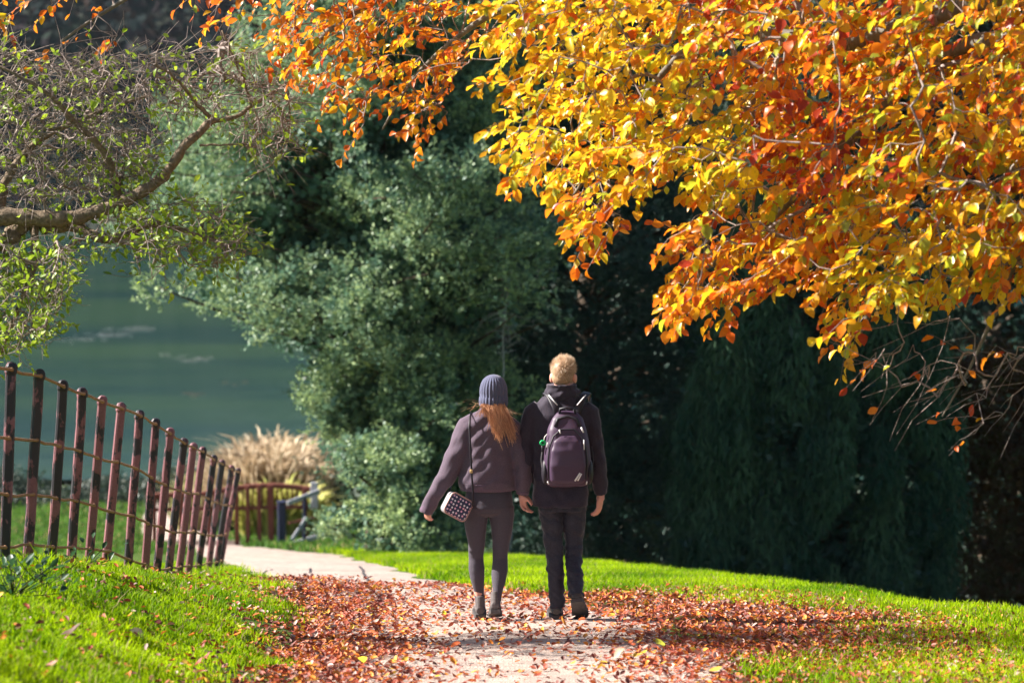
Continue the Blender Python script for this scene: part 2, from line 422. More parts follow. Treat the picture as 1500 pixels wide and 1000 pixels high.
def boughs_from(poly, d0, depth, nb, per, rmin, rmax, r, spread=.75):
    """like clumps_from, but the clumps hang together in boughs that stand out of the crown by different amounts"""
    q = sample_poly(poly, nb * 6, r); keep = [0]
    for i in range(1, len(q)):                       # spread the boughs evenly
        if len(keep) < nb and np.min(((q[keep] - q[i]) ** 2).sum(1)) > (52 if nb > 30 else 40) ** 2: keep.append(i)
    q = q[keep]; nb = len(q); p = np.asarray(poly, float); cx = p[:, 0].mean(); wx = (p[:, 0].max() - p[:, 0].min()) / 2
    h = np.sqrt(1 - .85 * np.clip((q[:, 0] - cx) / wx, -1, 1) ** 2); dd = d0 - depth * h * r.uniform(.25, 1.35, nb); out = []; rr = []
    for i in range(nb):
        c = at(q[i, 0], q[i, 1], d0); c[1] = dd[i]; k = int(per * r.uniform(.6, 1.4)); sz = spread * r.uniform(.7, 1.2)
        o = r.normal(size=(k, 3)) * np.array([sz * .55, sz * .5, sz * .34]); o[:, 2] -= .25 * np.abs(o[:, 0])
        out.append(c + o); rr.append(r.uniform(rmin, rmax, k))
    return np.concatenate(out), np.concatenate(rr)

# ------------------------------------------------------------------ far wood beyond the lake
r = np.random.default_rng(21)
PV = []; CC = []; RR = []; cols = []
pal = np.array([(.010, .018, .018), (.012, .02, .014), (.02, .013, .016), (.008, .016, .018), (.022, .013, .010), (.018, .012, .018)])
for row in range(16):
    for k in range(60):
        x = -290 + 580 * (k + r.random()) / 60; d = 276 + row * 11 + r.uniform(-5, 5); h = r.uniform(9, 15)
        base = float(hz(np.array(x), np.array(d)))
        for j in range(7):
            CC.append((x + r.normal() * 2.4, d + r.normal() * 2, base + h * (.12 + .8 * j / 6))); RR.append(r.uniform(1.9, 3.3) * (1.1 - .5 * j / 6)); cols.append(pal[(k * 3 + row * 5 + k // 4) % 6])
CC = np.array(CC); RR = np.array(RR); cols = np.array(cols)
P, A, Bv, idx, Ls, Ws = ellipsoid_leaves(CC, RR, 190000, r, 1.5, 1.1, flat=.8)
V, F = rhombs(P, A, Bv, Ls, Ws)
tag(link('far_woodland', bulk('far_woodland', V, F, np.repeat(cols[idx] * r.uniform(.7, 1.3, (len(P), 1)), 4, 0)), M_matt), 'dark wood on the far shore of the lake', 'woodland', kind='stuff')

# ------------------------------------------------------------------ the evergreens beyond the path
r = np.random.default_rng(5)
P1 = [(275, 230), (300, 160), (350, 90), (420, 30), (500, -60), (600, -120), (700, -60), (750, 60), (772, 200), (770, 330), (735, 450), (620, 500), (540, 500), (460, 455), (400, 425), (345, 445), (318, 420), (325, 380), (290, 320)]
c1, r1 = boughs_from(P1, 47.6, 3.0, 64, 6, .2, .46, r)
c1b, r1b = clumps_from(P1, 47.4, 1.2, 110, .3, .6, r); c1 = np.concatenate([c1, c1b]); r1 = np.concatenate([r1, r1b])
c1c, r1c = boughs_from([(600, 240), (735, 230), (755, 360), (735, 480), (660, 470), (610, 380)], 44.6, .9, 14, 6, .16, .36, r, .6); c1 = np.concatenate([c1, c1c]); r1 = np.concatenate([r1, r1c])
evergreen('evergreen_oak', 'tall pale grey-green evergreen tree spreading over the lake edge', 'tree', (-2.1, 47.4), c1, r1, 200000, (.10, .195, .135), (.44, .54, .24), .078, .036, 11, .28)  # darker leaf tone tinted teal as shadow colour, paler one as lit leaves
P2 = [(490, 540), (540, 510), (600, 500), (700, 510), (735, 600), (715, 740), (650, 798), (570, 795), (548, 760), (538, 690), (505, 625), (485, 575)]
c2, r2 = boughs_from(P2, 45.4, 1.8, 30, 6, .18, .38, r, .55)
c2b, r2b = clumps_from(P2, 45.2, .7, 50, .25, .45, r); c2 = np.concatenate([c2, c2b]); r2 = np.concatenate([r2, r2b])
evergreen('laurel_bush', 'rounded sunlit green bush below the pale evergreen tree beside the path', 'bush', (-2.0, 45.2), c2, r2, 100000, (.10, .19, .125), (.42, .52, .21), .065, .036, 12, .1)  # shadow tint and lit tone mixed into the leaf colour here too
P3 = [(690, -120), (800, -160), (960, -120), (1040, 60), (1050, 300), (1040, 560), (1020, 850), (880, 850), (760, 825), (690, 815), (660, 640), (670, 420), (720, 300), (720, 120)]
c3, r3 = clumps_from(P3, 49.0, 2.2, 250, .3, .75, r)
evergreen('yew_tree', 'dark green yew rising straight behind the walking couple', 'tree', (1.4, 49.4), c3, r3, 120000, (.035, .08, .065), (.09, .15, .10), .1, .03, 13, .3)  # bluish tint in the leaf colour stands in for teal shade and air
P4 = [(1040, 320), (1100, 250), (1200, 240), (1290, 300), (1350, 420), (1385, 600), (1400, 900), (1250, 920), (1050, 880), (985, 860), (965, 700), (1000, 560), (1020, 420)]
c4, r4 = clumps_from(P4, 46.0, 1.7, 150, .45, .8, r)
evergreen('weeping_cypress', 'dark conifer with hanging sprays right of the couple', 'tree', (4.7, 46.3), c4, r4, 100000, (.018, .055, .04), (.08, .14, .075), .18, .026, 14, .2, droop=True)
P5 = [(1020, -200), (1400, -240), (1900, -200), (1950, 300), (1900, 600), (1850, 900), (1400, 940), (1300, 700), (1250, 300), (1050, 200)]
c5, r5 = clumps_from(P5, 54.0, 2.6, 330, .6, 1.1, r)
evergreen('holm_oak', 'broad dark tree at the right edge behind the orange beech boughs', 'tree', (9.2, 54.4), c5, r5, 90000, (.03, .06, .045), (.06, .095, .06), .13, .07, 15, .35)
P6 = [(1360, 540), (1430, 500), (1560, 480), (1640, 600), (1640, 930), (1390, 930), (1375, 800), (1340, 660)]
c6, r6 = clumps_from(P6, 48.0, 1.0, 75, .3, .5, r)
evergreen('copper_beech_hedge', 'shaded brown and olive shrub at the far right edge of the lawn', 'shrub', (8.9, 48.3), c6, r6, 26000, (.09, .035, .012), (.06, .065, .015), .075, .055, 16, .08)
# tall trees behind, to close the view between the crowns
for k, (px, d0, lab) in enumerate([(560, 66, 'dark tree crown filling the gap behind the pale evergreen'), (860, 68, 'dark tree crown behind the yew at the top of the picture'), (1150, 70, 'dark tree crown behind the orange leaves at upper right')]):
    poly = [(px - 190, -300), (px + 190, -300), (px + 230, 200), (px + 200, 700), (px - 60, 760), (px - 150, 500), (px - 170, 200)]
    if k == 0: poly = [(px - 110, -300), (px + 190, -300), (px + 230, 200), (px + 200, 700), (px - 30, 760), (px - 60, 500), (px - 120, 200)]
    c, rr = clumps_from(poly, d0, 2.6, 120, .7, 1.2, r)
    q = at(px, 700, d0)
    evergreen('woodland_tree', lab, 'tree', (float(q[0]), d0), c, rr, 36000, (.03, .055, .035), (.06, .085, .04), .16, .09, 30 + k, .3, group='trees filling in behind the evergreens')
# bare pale sapling in front of the yew
mb = MB(); base = at(742, 500, 44.2); rd = random.Random(3)
sap = empty('dead_sapling', (float(base[0]), 44.2, float(gz(base[0], 44.2)))); tag(sap, 'bare whitish dead stem standing against the dark yew', 'tree')
hb = float(at(742, 345, 44.2)[2] - sap.location.z)
stem = [Vector((.07 * math.sin(i * .8) + .03 * math.sin(i * 2.3), .02 * i / 10, hb * i / 10)) for i in range(11)]
mb.tube(stem, [.02 * (1 - .8 * i / 10) + .004 for i in range(11)], 6); mb.build('trunk', M_dead, sap)
mb = MB()
for k in range(40):
    z = hb * rd.uniform(.62, .98); a = rd.uniform(0, 2 * PI); L = rd.uniform(.2, .55)
    p1 = Vector((L * math.cos(a), L * math.sin(a) * .5, z + rd.uniform(-.3, .25))); limb(mb, (0, 0, z), p1, .009, .003, .15, 3, 4, rd)
    limb(mb, p1, p1 + Vector((rd.uniform(-.15, .15), 0, rd.uniform(-.2, .1))), .004, .002, .1, 2, 3, rd)
mb.build('twigs', M_dead, sap)

# ------------------------------------------------------------------ shore: reeds, hedge line, bridge, gate
r = np.random.default_rng(9)
def reed_clump(name, label, px, py, d, half_px, h_px, n, colA, colB, depth=1.2, cat='reeds'):
    b = at(px, py, d); b[2] = max(float(gz(b[0], d)), WZ) - .05; root = empty(name, tuple(b)); tag(root, label, cat)
    s = d / 4166.7; hw, h = half_px * s, h_px * s
    u = r.uniform(-1, 1, n); v = r.uniform(-1, 1, n)
    X = u * hw; Y = v * depth; H = h * (.45 + .55 * np.sqrt(np.clip(1 - u * u * .8, 0, 1))) * r.uniform(.45, 1.1, n) * np.where(r.random(n) < .06, 1.15, 1)
    lean = r.normal(size=(n, 2)) * .2 * H[:, None] + np.stack([u * .12 * h, v * 0], 1); w = .019 * r.uniform(.5, 2.0, n)
    a = r.uniform(0, PI, n); wd = np.stack([np.cos(a), np.sin(a), 0 * a], 1) * w[:, None]
    p0 = np.stack([X, Y, 0 * X], 1); p1 = p0 + np.stack([lean[:, 0] * .4, lean[:, 1] * .4, H * .6], 1); p2 = p0 + np.stack([lean[:, 0], lean[:, 1], H], 1)
    p3 = p2 + np.stack([lean[:, 0] * .5, lean[:, 1] * .5, H * .04], 1)
    V = np.stack([p0 - wd, p0 + wd, p1 + wd, p1 - wd, p2 + wd * 1.6, p2 - wd * 1.6, p3 + wd * .3, p3 - wd * .3], 1).reshape(-1, 3)
    i = np.arange(n)[:, None] * 8; F = np.concatenate([i + np.array([0, 1, 2, 3]), i + np.array([3, 2, 4, 5]), i + np.array([5, 4, 6, 7])])
    f = r.random((n, 1)); c = np.array(colA) * (1 - f) + np.array(colB) * f
    cc = np.repeat(c, 8, 0).reshape(n, 8, 3); 
    o = link('stems', bulk('stems', V, F, cc.reshape(-1, 3)), M_reed, root); o['kind'] = 'stuff'
    return root
reed_clump('reed_bed', 'tall dry straw coloured reeds at the water edge behind the bridge', 392, 725, 72, 60, 116, 8500, (.36, .26, .15), (.68, .54, .38), 2.0)
reed_clump('reed_bed', 'lower greenish yellow reeds left of the tall dry ones', 318, 720, 73, 48, 76, 3200, (.20, .27, .07), (.62, .54, .28), 1.5)
reed_clump('sedge_clump', 'dark green sedge tuft under the dry reeds behind the fence end', 352, 722, 70, 30, 42, 1600, (.03, .07, .03), (.06, .12, .04), .8, 'sedge')
reed_clump('sedge_clump', 'yellow-green tuft added as sunlit reeds behind the pickets of the footbridge', 412, 742, 66.5, 50, 72, 4200, (.34, .36, .06), (.66, .58, .22), .5, 'sedge')  # bright clump added, its colour imitates sunlit reeds seen through the pickets
# low dark growth along the near shore, left
n = 26000; x = r.uniform(-19, -6.6, n); d = 86 + r.normal(size=n) * 1.6 + (x + 12) * .25
zz = gz(x, d) + r.random(n) ** 1.6 * .95 * (.6 + .4 * np.sin(x * 1.7) * np.sin(x * .6 + 1))
a, b, nn = frames(r.normal(size=(n, 3)), r); V, F = rhombs(np.stack([x, d, zz], 1), a, b, r.uniform(.1, .25, n), r.uniform(.06, .12, n))
f = r.random((n, 1)); tag(link('shore_undergrowth', bulk('shore_undergrowth', V, F, np.repeat(np.array((.02, .045, .03)) * (1 - f) + np.array((.05, .06, .04)) * f, 4, 0)), M_ever), 'low dark growth along the near shore', 'undergrowth', kind='stuff')

M_redwood = mat('red_stained_wood', (.12, .032, .026), (.21, .065, .042), 12, .8, .4, .01, stretch=(1, 1, 6))
M_plank = mat('worn_deck_wood', (.07, .045, .035), (.13, .09, .07), 12, .9, .4, .01)
M_navy = mat('navy_paint', (.018, .022, .06), (.035, .04, .09), 15, .6, .2)
M_pale = mat('weathered_grey_wood', (.34, .34, .38), (.5, .5, .54), 14, .85, .3, stretch=(1, 4, 1))
BD = 62.0
def gp(px, py, d): return Vector(tuple(at(px, py, d)))
br = empty('footbridge', tuple(gp(400, 795, BD))); tag(br, 'red-brown wooden footbridge with an arched handrail behind the fence', 'bridge')
o0 = br.location.copy()
def rail_y(px): return 722 - 9.5 * math.sin(PI * min(max((px - 300) / 170, 0), 1)) ** 1.0 + (px - 340) * -.03
for side, dy in ((0, 0.0),):
    pts = [gp(px, rail_y(px) if not side else rail_y(px) + 1, BD + dy) - o0 for px in range(215, 461, 7)]
    mb = MB()
    for a_, b_ in zip(pts[:-1], pts[1:]):
        M_ = (b_ - a_).to_track_quat('X', 'Z').to_matrix(); mb.box((a_ + b_) / 2, ((b_ - a_).length + .01, .13, .11), M_, .012)
    mb.build('handrail', M_redwood, br, False)
    pts = [gp(px, 744 + (px - 340) * -.02, BD + dy) - o0 for px in (215, 300, 380, 458)]
    mb = MB()
    for a_, b_ in zip(pts[:-1], pts[1:]):
        M_ = (b_ - a_).to_track_quat('X', 'Z').to_matrix(); mb.box((a_ + b_) / 2, ((b_ - a_).length, .06, .08), M_, .012)
    mb.build('lower_rail', M_redwood, br, False)
    for px in np.arange(219, 459, 7.2):
        top = gp(px, rail_y(px) + 2, BD + dy) - o0; bot = gp(px, 745, BD + dy) - o0; mb = MB()
        mb.box((top + bot) / 2 , (.034, .034, (top - bot).length), None, .006); mb.build('picket', M_redwood, br, False)
    for px in (226, 265, 306, 347, 363, 380, 397, 447):
        top = gp(px, rail_y(px) + 2, BD + dy - .06) - o0; bot = gp(px, 798, BD + dy - .06) - o0; mb = MB()
        mb.box((top + bot) / 2, (.09 if px != 397 else .13, .085, (top - bot).length + .1), None, .01); mb.build('post', M_redwood, br, False)
mb = MB(); a_, b_ = gp(215, 797, BD + .75) - o0, gp(458, 797, BD + .75) - o0
for k in range(40):
    c = a_.lerp(b_, (k + .5) / 40); mb2 = MB(); mb2.box(c, ((b_ - a_).length / 40 - .012, 1.0, .05), None, .006); mb2.build('plank', M_plank, br, False)
# navy gate post
mb = MB(); b_ = gp(413, 800, 60.8); b_.z = float(gz(b_.x, b_.y)); hh = gp(413, 736, 60.8).z - b_.z
gpst = empty('gate_post', tuple(b_)); tag(gpst, 'stout dark navy gate post at the near end of the footbridge', 'post')
mb.box((0, 0, hh / 2 - .1), (.17, .17, hh + .2), None, .02); mb.build('shaft', M_navy, gpst, False)
mb = MB(); mb.box((0, 0, hh + .02), (.2, .2, .04), None, .012); mb.build('cap', M_navy, gpst, False)
# pale open gate
ga = empty('gate', tuple(gp(421, 800, 60.9))); tag(ga, 'pale grey wooden gate standing open beside the navy post', 'gate'); g0 = ga.location.copy()
def bar(parent, name, p, q, w, th, m):
    p, q = p - g0, q - g0; M_ = (q - p).to_track_quat('X', 'Z').to_matrix(); mb = MB(); mb.box((p + q) / 2, ((q - p).length, th, w), M_, .01); return mb.build(name, m, parent, False)
bar(ga, 'top_rail', gp(421, 737, 60.9), gp(468, 719, 61.8), .1, .05, M_pale)
bar(ga, 'bottom_rail', gp(423, 798, 60.9), gp(467, 785, 61.8), .1, .05, M_pale)
bar(ga, 'middle_rail', gp(423, 766, 60.95), gp(462, 757, 61.75), .05, .04, M_redwood)
bar(ga, 'brace', gp(426, 793, 60.85), gp(449, 758, 61.3), .09, .04, M_pale)
bar(ga, 'end_stile', gp(461, 744, 61.9), gp(460, 706, 61.9), .16, .07, M_pale)
bar(ga, 'upright', gp(446, 794, 61.35), gp(446, 727, 61.35), .07, .06, M_navy)

# pale slivers painted as water glints, with brownish drifting leaves, on the lake
Vv = []; Cc = []
for px, py, n, sx in [(205, 481, 22, 16), (160, 490, 24, 20), (120, 497, 14, 18), (300, 525, 10, 10), (250, 520, 6, 30), (282, 528, 6, 6), (102, 407, 12, 8), (240, 432, 6, 8), (275, 575, 4, 14), (60, 560, 4, 20), (350, 560, 3, 12)]:
    for k in range(n):
        q_px, q_py = px + r.normal() * sx, py + r.normal() * 1.4
        dd = (EYE - WZ) / (math.tan(PITCH + math.atan((q_py - 500) / 4166.7))); q = at(q_px, q_py, dd); q[2] = WZ + .03
        s = r.uniform(.10, .42); e = np.array([1, r.normal() * .3, 0]); g = np.array([-e[1], e[0], 0])
        Vv += [q - e * s, q + g * .05 - e * s * .2, q + e * s + [0, 0, .02], q - g * .05 + [0, 0, .02]]; Cc += [(.62, .6, .62) if py < 530 and py > 450 else (.5, .26, .2)] * 4
Vv = np.array(Vv); tag(link('glints_and_leaves', bulk('glints_and_leaves', Vv, np.arange(len(Vv)).reshape(-1, 4), np.array(Cc)), M_litter), 'pale painted glints and brownish leaves in streaks on the lake', 'glints and leaves', kind='stuff')

# ------------------------------------------------------------------ air
HZ = MB(); HZ.box((0, 370, 45), (1500, 900, 125)); hzo = HZ.build('haze', None, None, False); tag(hzo, kind='stuff')
m_hz = bpy.data.materials.new('air'); m_hz.use_nodes = True; t = m_hz.node_tree; t.nodes.remove(t.nodes['Principled BSDF'])
pv = t.nodes.new('ShaderNodeVolumePrincipled'); pv.inputs['Color'].default_value = (.72, .88, 1, 1); pv.inputs['Density'].default_value = .00006; pv.inputs['Anisotropy'].default_value = .3
t.links.new(pv.outputs[0], t.nodes['Material Output'].inputs['Volume']); hzo.data.materials.append(m_hz)

# ------------------------------------------------------------------ fence
m_post, t, p = nt('peeling_pink_paint')
na = noise(t, 9, 5, .65, mapped(t, (1, 1, .55))); nb = noise(t, 60, 4)
oi = t.nodes.new('ShaderNodeObjectInfo'); ad = t.nodes.new('ShaderNodeMath'); ad.operation = 'MULTIPLY_ADD'
ad.inputs[1].default_value = .12; t.links.new(oi.outputs['Random'], ad.inputs[0]); t.links.new(na, ad.inputs[2])
cpk = ramp(t, nb, [(.3, (.16, .055, .068)), (.7, (.23, .085, .10))])
fac = t.nodes.new('ShaderNodeValToRGB'); fac.color_ramp.elements[0].position = .535; fac.color_ramp.elements[1].position = .575
t.links.new(ad.outputs[0], fac.inputs[0])
mx = t.nodes.new('ShaderNodeMix'); mx.data_type = 'RGBA'; t.links.new(fac.outputs[0], mx.inputs[0]); t.links.new(cpk, mx.inputs[6]); mx.inputs[7].default_value = (.014, .010, .017, 1)
t.links.new(mx.outputs[2], p.inputs['Base Color']); p.inputs['Roughness'].default_value = .55
hm = t.nodes.new('ShaderNodeMath'); hm.operation = 'SUBTRACT'; t.links.new(nb, hm.inputs[0]); t.links.new(fac.outputs[0], hm.inputs[1]); bump(t, p, hm.outputs[0], .5, .004)
M_rail = mat('rusty_rod', (.20, .085, .04), (.38, .22, .11), 40, .7, .5)
tops = [(17, 530), (58, 540), (93, 556), (121, 567), (151, 579), (178, 589), (205, 600), (229, 612), (250, 626), (270, 641), (284, 648), (298, 654), (314, 666), (326, 673), (340, 681), (350, 685)]
bots = [(6, 828), (40, 826), (75, 824), (104, 826), (130, 826), (155, 832), (186, 842), (211, 848), (228, 854), (245, 850), (261, 848), (275, 845), (289, 843), (304, 841), (315, 838), (321, 836)]
fd = [16.9, 17.7, 18.5, 19.3, 20.1, 20.8, 21.4, 21.9, 22.4, 23.6, 24.8, 26.2, 28.0, 29.7, 31.5, 33.2]
extra_t = [(-32, 516), (-88, 500)]; extra_b = [(-40, 832), (-92, 836)]; extra_d = [16.1, 15.4]
tops = extra_t[::-1] + tops; bots = extra_b[::-1] + bots; fd = extra_d[::-1] + fd
fe = empty('fence', tuple(gp(150, 830, 20.5))); tag(fe, 'leaning pink and black paling fence strung with rusty rods on the bank', 'fence'); f0 = fe.location.copy()
rd = random.Random(8); lines = [[], [], [], [], []]; fr = [.035, .36, .645, .90, 1.0]
for k, (tp, bt, d) in enumerate(zip(tops, bots, fd)):
    T = gp(*tp, d); B = gp(*bt, d); B = T + (B - T) * 1.0
    ax = (T - B).normalized(); L = (T - B).length
    X = Vector((1, 0, 0)) - ax * ax.x; X.normalize(); Y = ax.cross(X)
    rz = rd.uniform(-.25, .25) + .35; X, Y = X * math.cos(rz) + Y * math.sin(rz), Y * math.cos(rz) - X * math.sin(rz)
    w, th = .032, .021; mb = MB(); V = []
    lv = [(-.22, 1, 1), (.02, 1.0, 1.0), (.3, .98, 1), (.6, 1, .98), (.86, .97, 1), (L / 1 - .075, 1, 1), (L - .055, 1.12, 1.15), (L - .02, 1.1, 1.12), (L - .004, .75, .75), (L, .3, .3)]
    hs = [(-.22), .02, L * .25, L * .5, L * .8, L - .075, L - .06, L - .025, L - .006, L]
    sc = [1, 1, .97, 1, .97, .95, 1.12, 1.1, .72, .3]
    prof = [(-1, -.55), (-.7, -1), (.7, -1), (1, -.55), (1, .55), (.7, 1), (-.7, 1), (-1, .55)]
    for h, s in zip(hs, sc):
        j = rd.uniform(-.003, .003)
        for a_, b_ in prof: V.append(B + ax * h + X * (a_ * w * s + j) + Y * (b_ * th * s) - f0)
    F = [tuple(range(7, -1, -1)), tuple(range(72, 80))]
    for q in range(9):
        for i_ in range(8): jn = (i_ + 1) % 8; F.append((q * 8 + i_, q * 8 + jn, q * 8 + 8 + jn, q * 8 + 8 + i_))
    mb.add(V, F); mb.build('post', m_post, fe, False)
    for q in range(5):
        if q == 4 and not (8 <= k <= 14): continue
        if q == 3 and k == 0: pass
        c = T.lerp(B, fr[q] + (rd.uniform(-.012, .012) if q else 0)) - Y * (th + .008) - f0
        lines[q].append((c, X, Y))
for q, ln in enumerate(lines):
    pts = []
    for (c, _, _), (c2, _, _) in zip(ln[:-1], ln[1:]):
        pts += [c, c.lerp(c2, .33) + Vector((0, 0, rd.uniform(-.012, .004))), c.lerp(c2, .66) + Vector((0, 0, rd.uniform(-.012, .004)))]
    pts.append(ln[-1][0]); mb = MB(); mb.tube(pts, [.0098] * len(pts), 6); 
    rl = mb.build('rail', M_rail, fe)
    for c, X, Y in ln:
        mb = MB(); M_ = Matrix((X, Y, X.cross(Y))).transposed(); mb.ball(c, (.014, .012, .014), 6, 4); mb.build('tie', M_rail, rl)

# ------------------------------------------------------------------ grass
r = np.random.default_rng(12)
def blades(name, x, d, H, cA, cB, wid=.0045, label=None):
    n = len(x); z = gz(x, d) - .005
    a = r.uniform(0, 2 * PI, n); w = wid * r.uniform(.6, 1.4, n); wd = np.stack([np.cos(a), np.sin(a), 0 * a], 1) * w[:, None]
    la = r.uniform(0, 2 * PI, n); le = np.abs(r.normal(size=n)) * .5 * H
    ld = np.stack([np.cos(la), np.sin(la), 0 * a], 1) * le[:, None]
    p0 = np.stack([x, d, z], 1); p1 = p0 + ld * .35 + np.stack([0 * H, 0 * H, H * .55], 1); p2 = p0 + ld + np.stack([0 * H, 0 * H, H * r.uniform(.75, 1, n)], 1)
    V = np.stack([p0 - wd, p0 + wd, p1 + wd * .8, p1 - wd * .8, p2], 1).reshape(-1, 3)
    i = np.arange(n)[:, None] * 5; F = np.concatenate([np.stack([i[:, 0], i[:, 0] + 1, i[:, 0] + 2], 1), np.stack([i[:, 0], i[:, 0] + 2, i[:, 0] + 3], 1), np.stack([i[:, 0] + 3, i[:, 0] + 2, i[:, 0] + 4], 1)])
    f = np.clip(.5 + .5 * np.sin(x * 2.1 + d * .8) * np.sin(d * 1.3 - x) + r.normal(size=n) * .3, 0, 1)[:, None]
    c = np.array(cA) * (1 - f) + np.array(cB) * f
    dry = r.random(n) < .07; c[dry] = (.34, .27, .12)
    return tag(link(name, bulk(name, V, F, np.repeat(c, 5, 0)), M_grass), label, 'grass', kind='stuff')
GA, GB = (.10, .23, .002), (.40, .55, .003)  # deeper first tone paints dark and lit contrast into the blades
# left lawn
n = 250000; d = 11.2 + (36 - 11.2) * r.random(n) ** 1.5; x = -.26 * d + (.26 * d - .9) * r.random(n); l, rr_ = path_edges(d)
edge = l - .28 + .18 * np.sin(d * 1.7) + .12 * np.sin(d * 4.1) + r.normal(size=n) * .10
k = x < edge; x, d = x[k], d[k]
tuft = .45 + .85 * sstep(.5 + .5 * np.sin(x * 5.3 + 2 * np.sin(d * 1.9)) * np.sin(d * 3.7 + x)) 
H = (.045 + .03 * r.random(len(x))) * tuft * (1 + .2 * np.exp(-((x + 2.95) / .22) ** 2)) * np.where(r.random(len(x)) < .04, 1.6, 1)
blades('lawn_grass', x, d, H, GA, GB, .0042, 'bright green grass on the bank below the fence')
# right lawn strip and right foreground
n = 240000; d = 12.2 + (52 - 12.2) * r.random(n) ** 1.55; l, rr_ = path_edges(d); cx = crest_x(d)
hi = np.minimum(cx + .9, .22 * d + .5); x = rr_ + (hi - rr_) * r.random(n)
edge = np.interp(d, [12, 15.3, 17, 19.5, 22, 24, 26, 30], [1.15, 1.35, 1.95, 2.6, 1.5, .25, -.45, -1.0]) + .16 * np.sin(d * 2.3) + r.normal(size=n) * .16
edge = np.where(d > 26, rr_ + .04 + .1 * np.sin(d * 3.1) + r.normal(size=n) * .16, edge); k = x > edge
k &= (r.random(n) < np.interp(d, [12, 17.5, 20, 22, 60], [.55, .5, .75, 1, 1])); x, d = x[k], d[k]
H = (.05 + .04 * r.random(len(x))) * np.interp(d, [12, 22, 50], [1, 1, 1.7])
blades('verge_grass', x, d, H, GA, GB, .0055, 'sunlit grass strip right of the path before the dark trees')
# meadow below
n = 60000; d = r.uniform(50, 84, n); l, rr_ = path_edges(d); x = r.uniform(-17, -2, n); k = (x < l) | (x > rr_); x, d = x[k], d[k]
blades('meadow_grass', x, d, r.uniform(.08, .2, len(x)), (.05, .12, .02), (.10, .2, .03), .02, 'green meadow grass around the footbridge')

# a dark broad-leaved weed at the left edge
def leaf_shape(L, W, fold, curl):
    """8-vertex leaf along +y, returns verts; faces in LEAF_F"""
    return np.array([(0, 0, 0), (-.32 * W, .22 * L, fold), (-.5 * W, .5 * L, fold * 1.3), (-.3 * W, .8 * L, fold + curl * .6), (0, L, curl), (.3 * W, .8 * L, fold + curl * .6), (.5 * W, .5 * L, fold * 1.3), (.32 * W, .22 * L, fold), (0, .38 * L, 0), (0, .72 * L, curl * .35)])
LEAF_F = np.array([(0, 8, 1, 1), (1, 8, 2, 2), (8, 9, 3, 2), (9, 4, 3, 3), (0, 7, 8, 8), (7, 6, 8, 8), (8, 6, 5, 9), (9, 5, 4, 4)])
LEAF_T = np.array([(0, 8, 1), (1, 8, 2), (2, 8, 9), (2, 9, 3), (3, 9, 4), (0, 7, 8), (7, 6, 8), (8, 6, 9), (9, 6, 5), (9, 5, 4)])
def leaves(P, A, N, L, W, r, fold=.12, curl=-.15):
    """leaf meshes: P base, A along, N normal"""
    n = len(P); A = A / np.linalg.norm(A, axis=1, keepdims=True); N = N - A * (N * A).sum(1, keepdims=True); N /= np.linalg.norm(N, axis=1, keepdims=True) + 1e-9
    S = np.cross(A, N); base = leaf_shape(1, 1, 1, 1)
    fl = fold * r.uniform(.1, 1.6, n); cl = curl * r.uniform(-.5, 2, n)
    lx = base[None, :, 0] * W[:, None]; ly = base[None, :, 1] * L[:, None]
    fz = np.array([0, 1, 1.3, 1, 0, 1, 1.3, 1, 0, 0.]); cz = np.array([0, 0, 0, .6, 1, .6, 0, 0, 0, .35])
    lz = fz[None] * (fl * W)[:, None] + cz[None] * (cl * L)[:, None]
    V = P[:, None] + S[:, None] * lx[..., None] + A[:, None] * ly[..., None] + N[:, None] * lz[..., None]
    F = (np.arange(n)[:, None, None] * 10 + LEAF_T[None]).reshape(-1, 3)
    return V.reshape(-1, 3), F
def weed(px, py, d, label, n=40, s=.1):
    b = at(px, py, d); b[2] = float(gz(b[0], d)); root = empty('broadleaf_weed', tuple(b)); tag(root, label, 'weed')
    a = r.uniform(0, 2 * PI, n); el = r.uniform(.1, 1.1, n); dist = r.uniform(0, .3, n); A = np.stack([np.cos(a) * np.cos(el), np.sin(a) * np.cos(el), np.sin(el)], 1)
    P = np.stack([np.cos(a) * dist, np.sin(a) * dist, r.uniform(0, .18, n)], 1); N = np.stack([0 * a, 0 * a, 1 + 0 * a], 1) + r.normal(size=(n, 3)) * .3
    V, F = leaves(P, A, N, s * r.uniform(.6, 1.3, n), s * .6 * r.uniform(.6, 1.2, n), r)
    o = link('leaves', bulk('leaves', V, F, np.repeat(np.array((.03, .075, .03)) * r.uniform(.7, 1.6, (n, 1)), 10, 0)), M_green, root); o['kind'] = 'stuff'
    mb = MB()
    for i in range(0, n, 3): mb.tube([Vector((0, 0, 0)), Vector(tuple(P[i]))], [.003, .002], 4)
    mb.build('stems', M_green, root)
weed(18, 905, 14.8, 'dark broad-leaved weed at the left edge below the fence', 70, .065)
weed(62, 885, 15.6, 'smaller dark weed right of the leafy one under the first pale', 30, .05)
weed(125, 850, 18.8, 'pale green weed at the foot of the fourth pale', 16, .05)

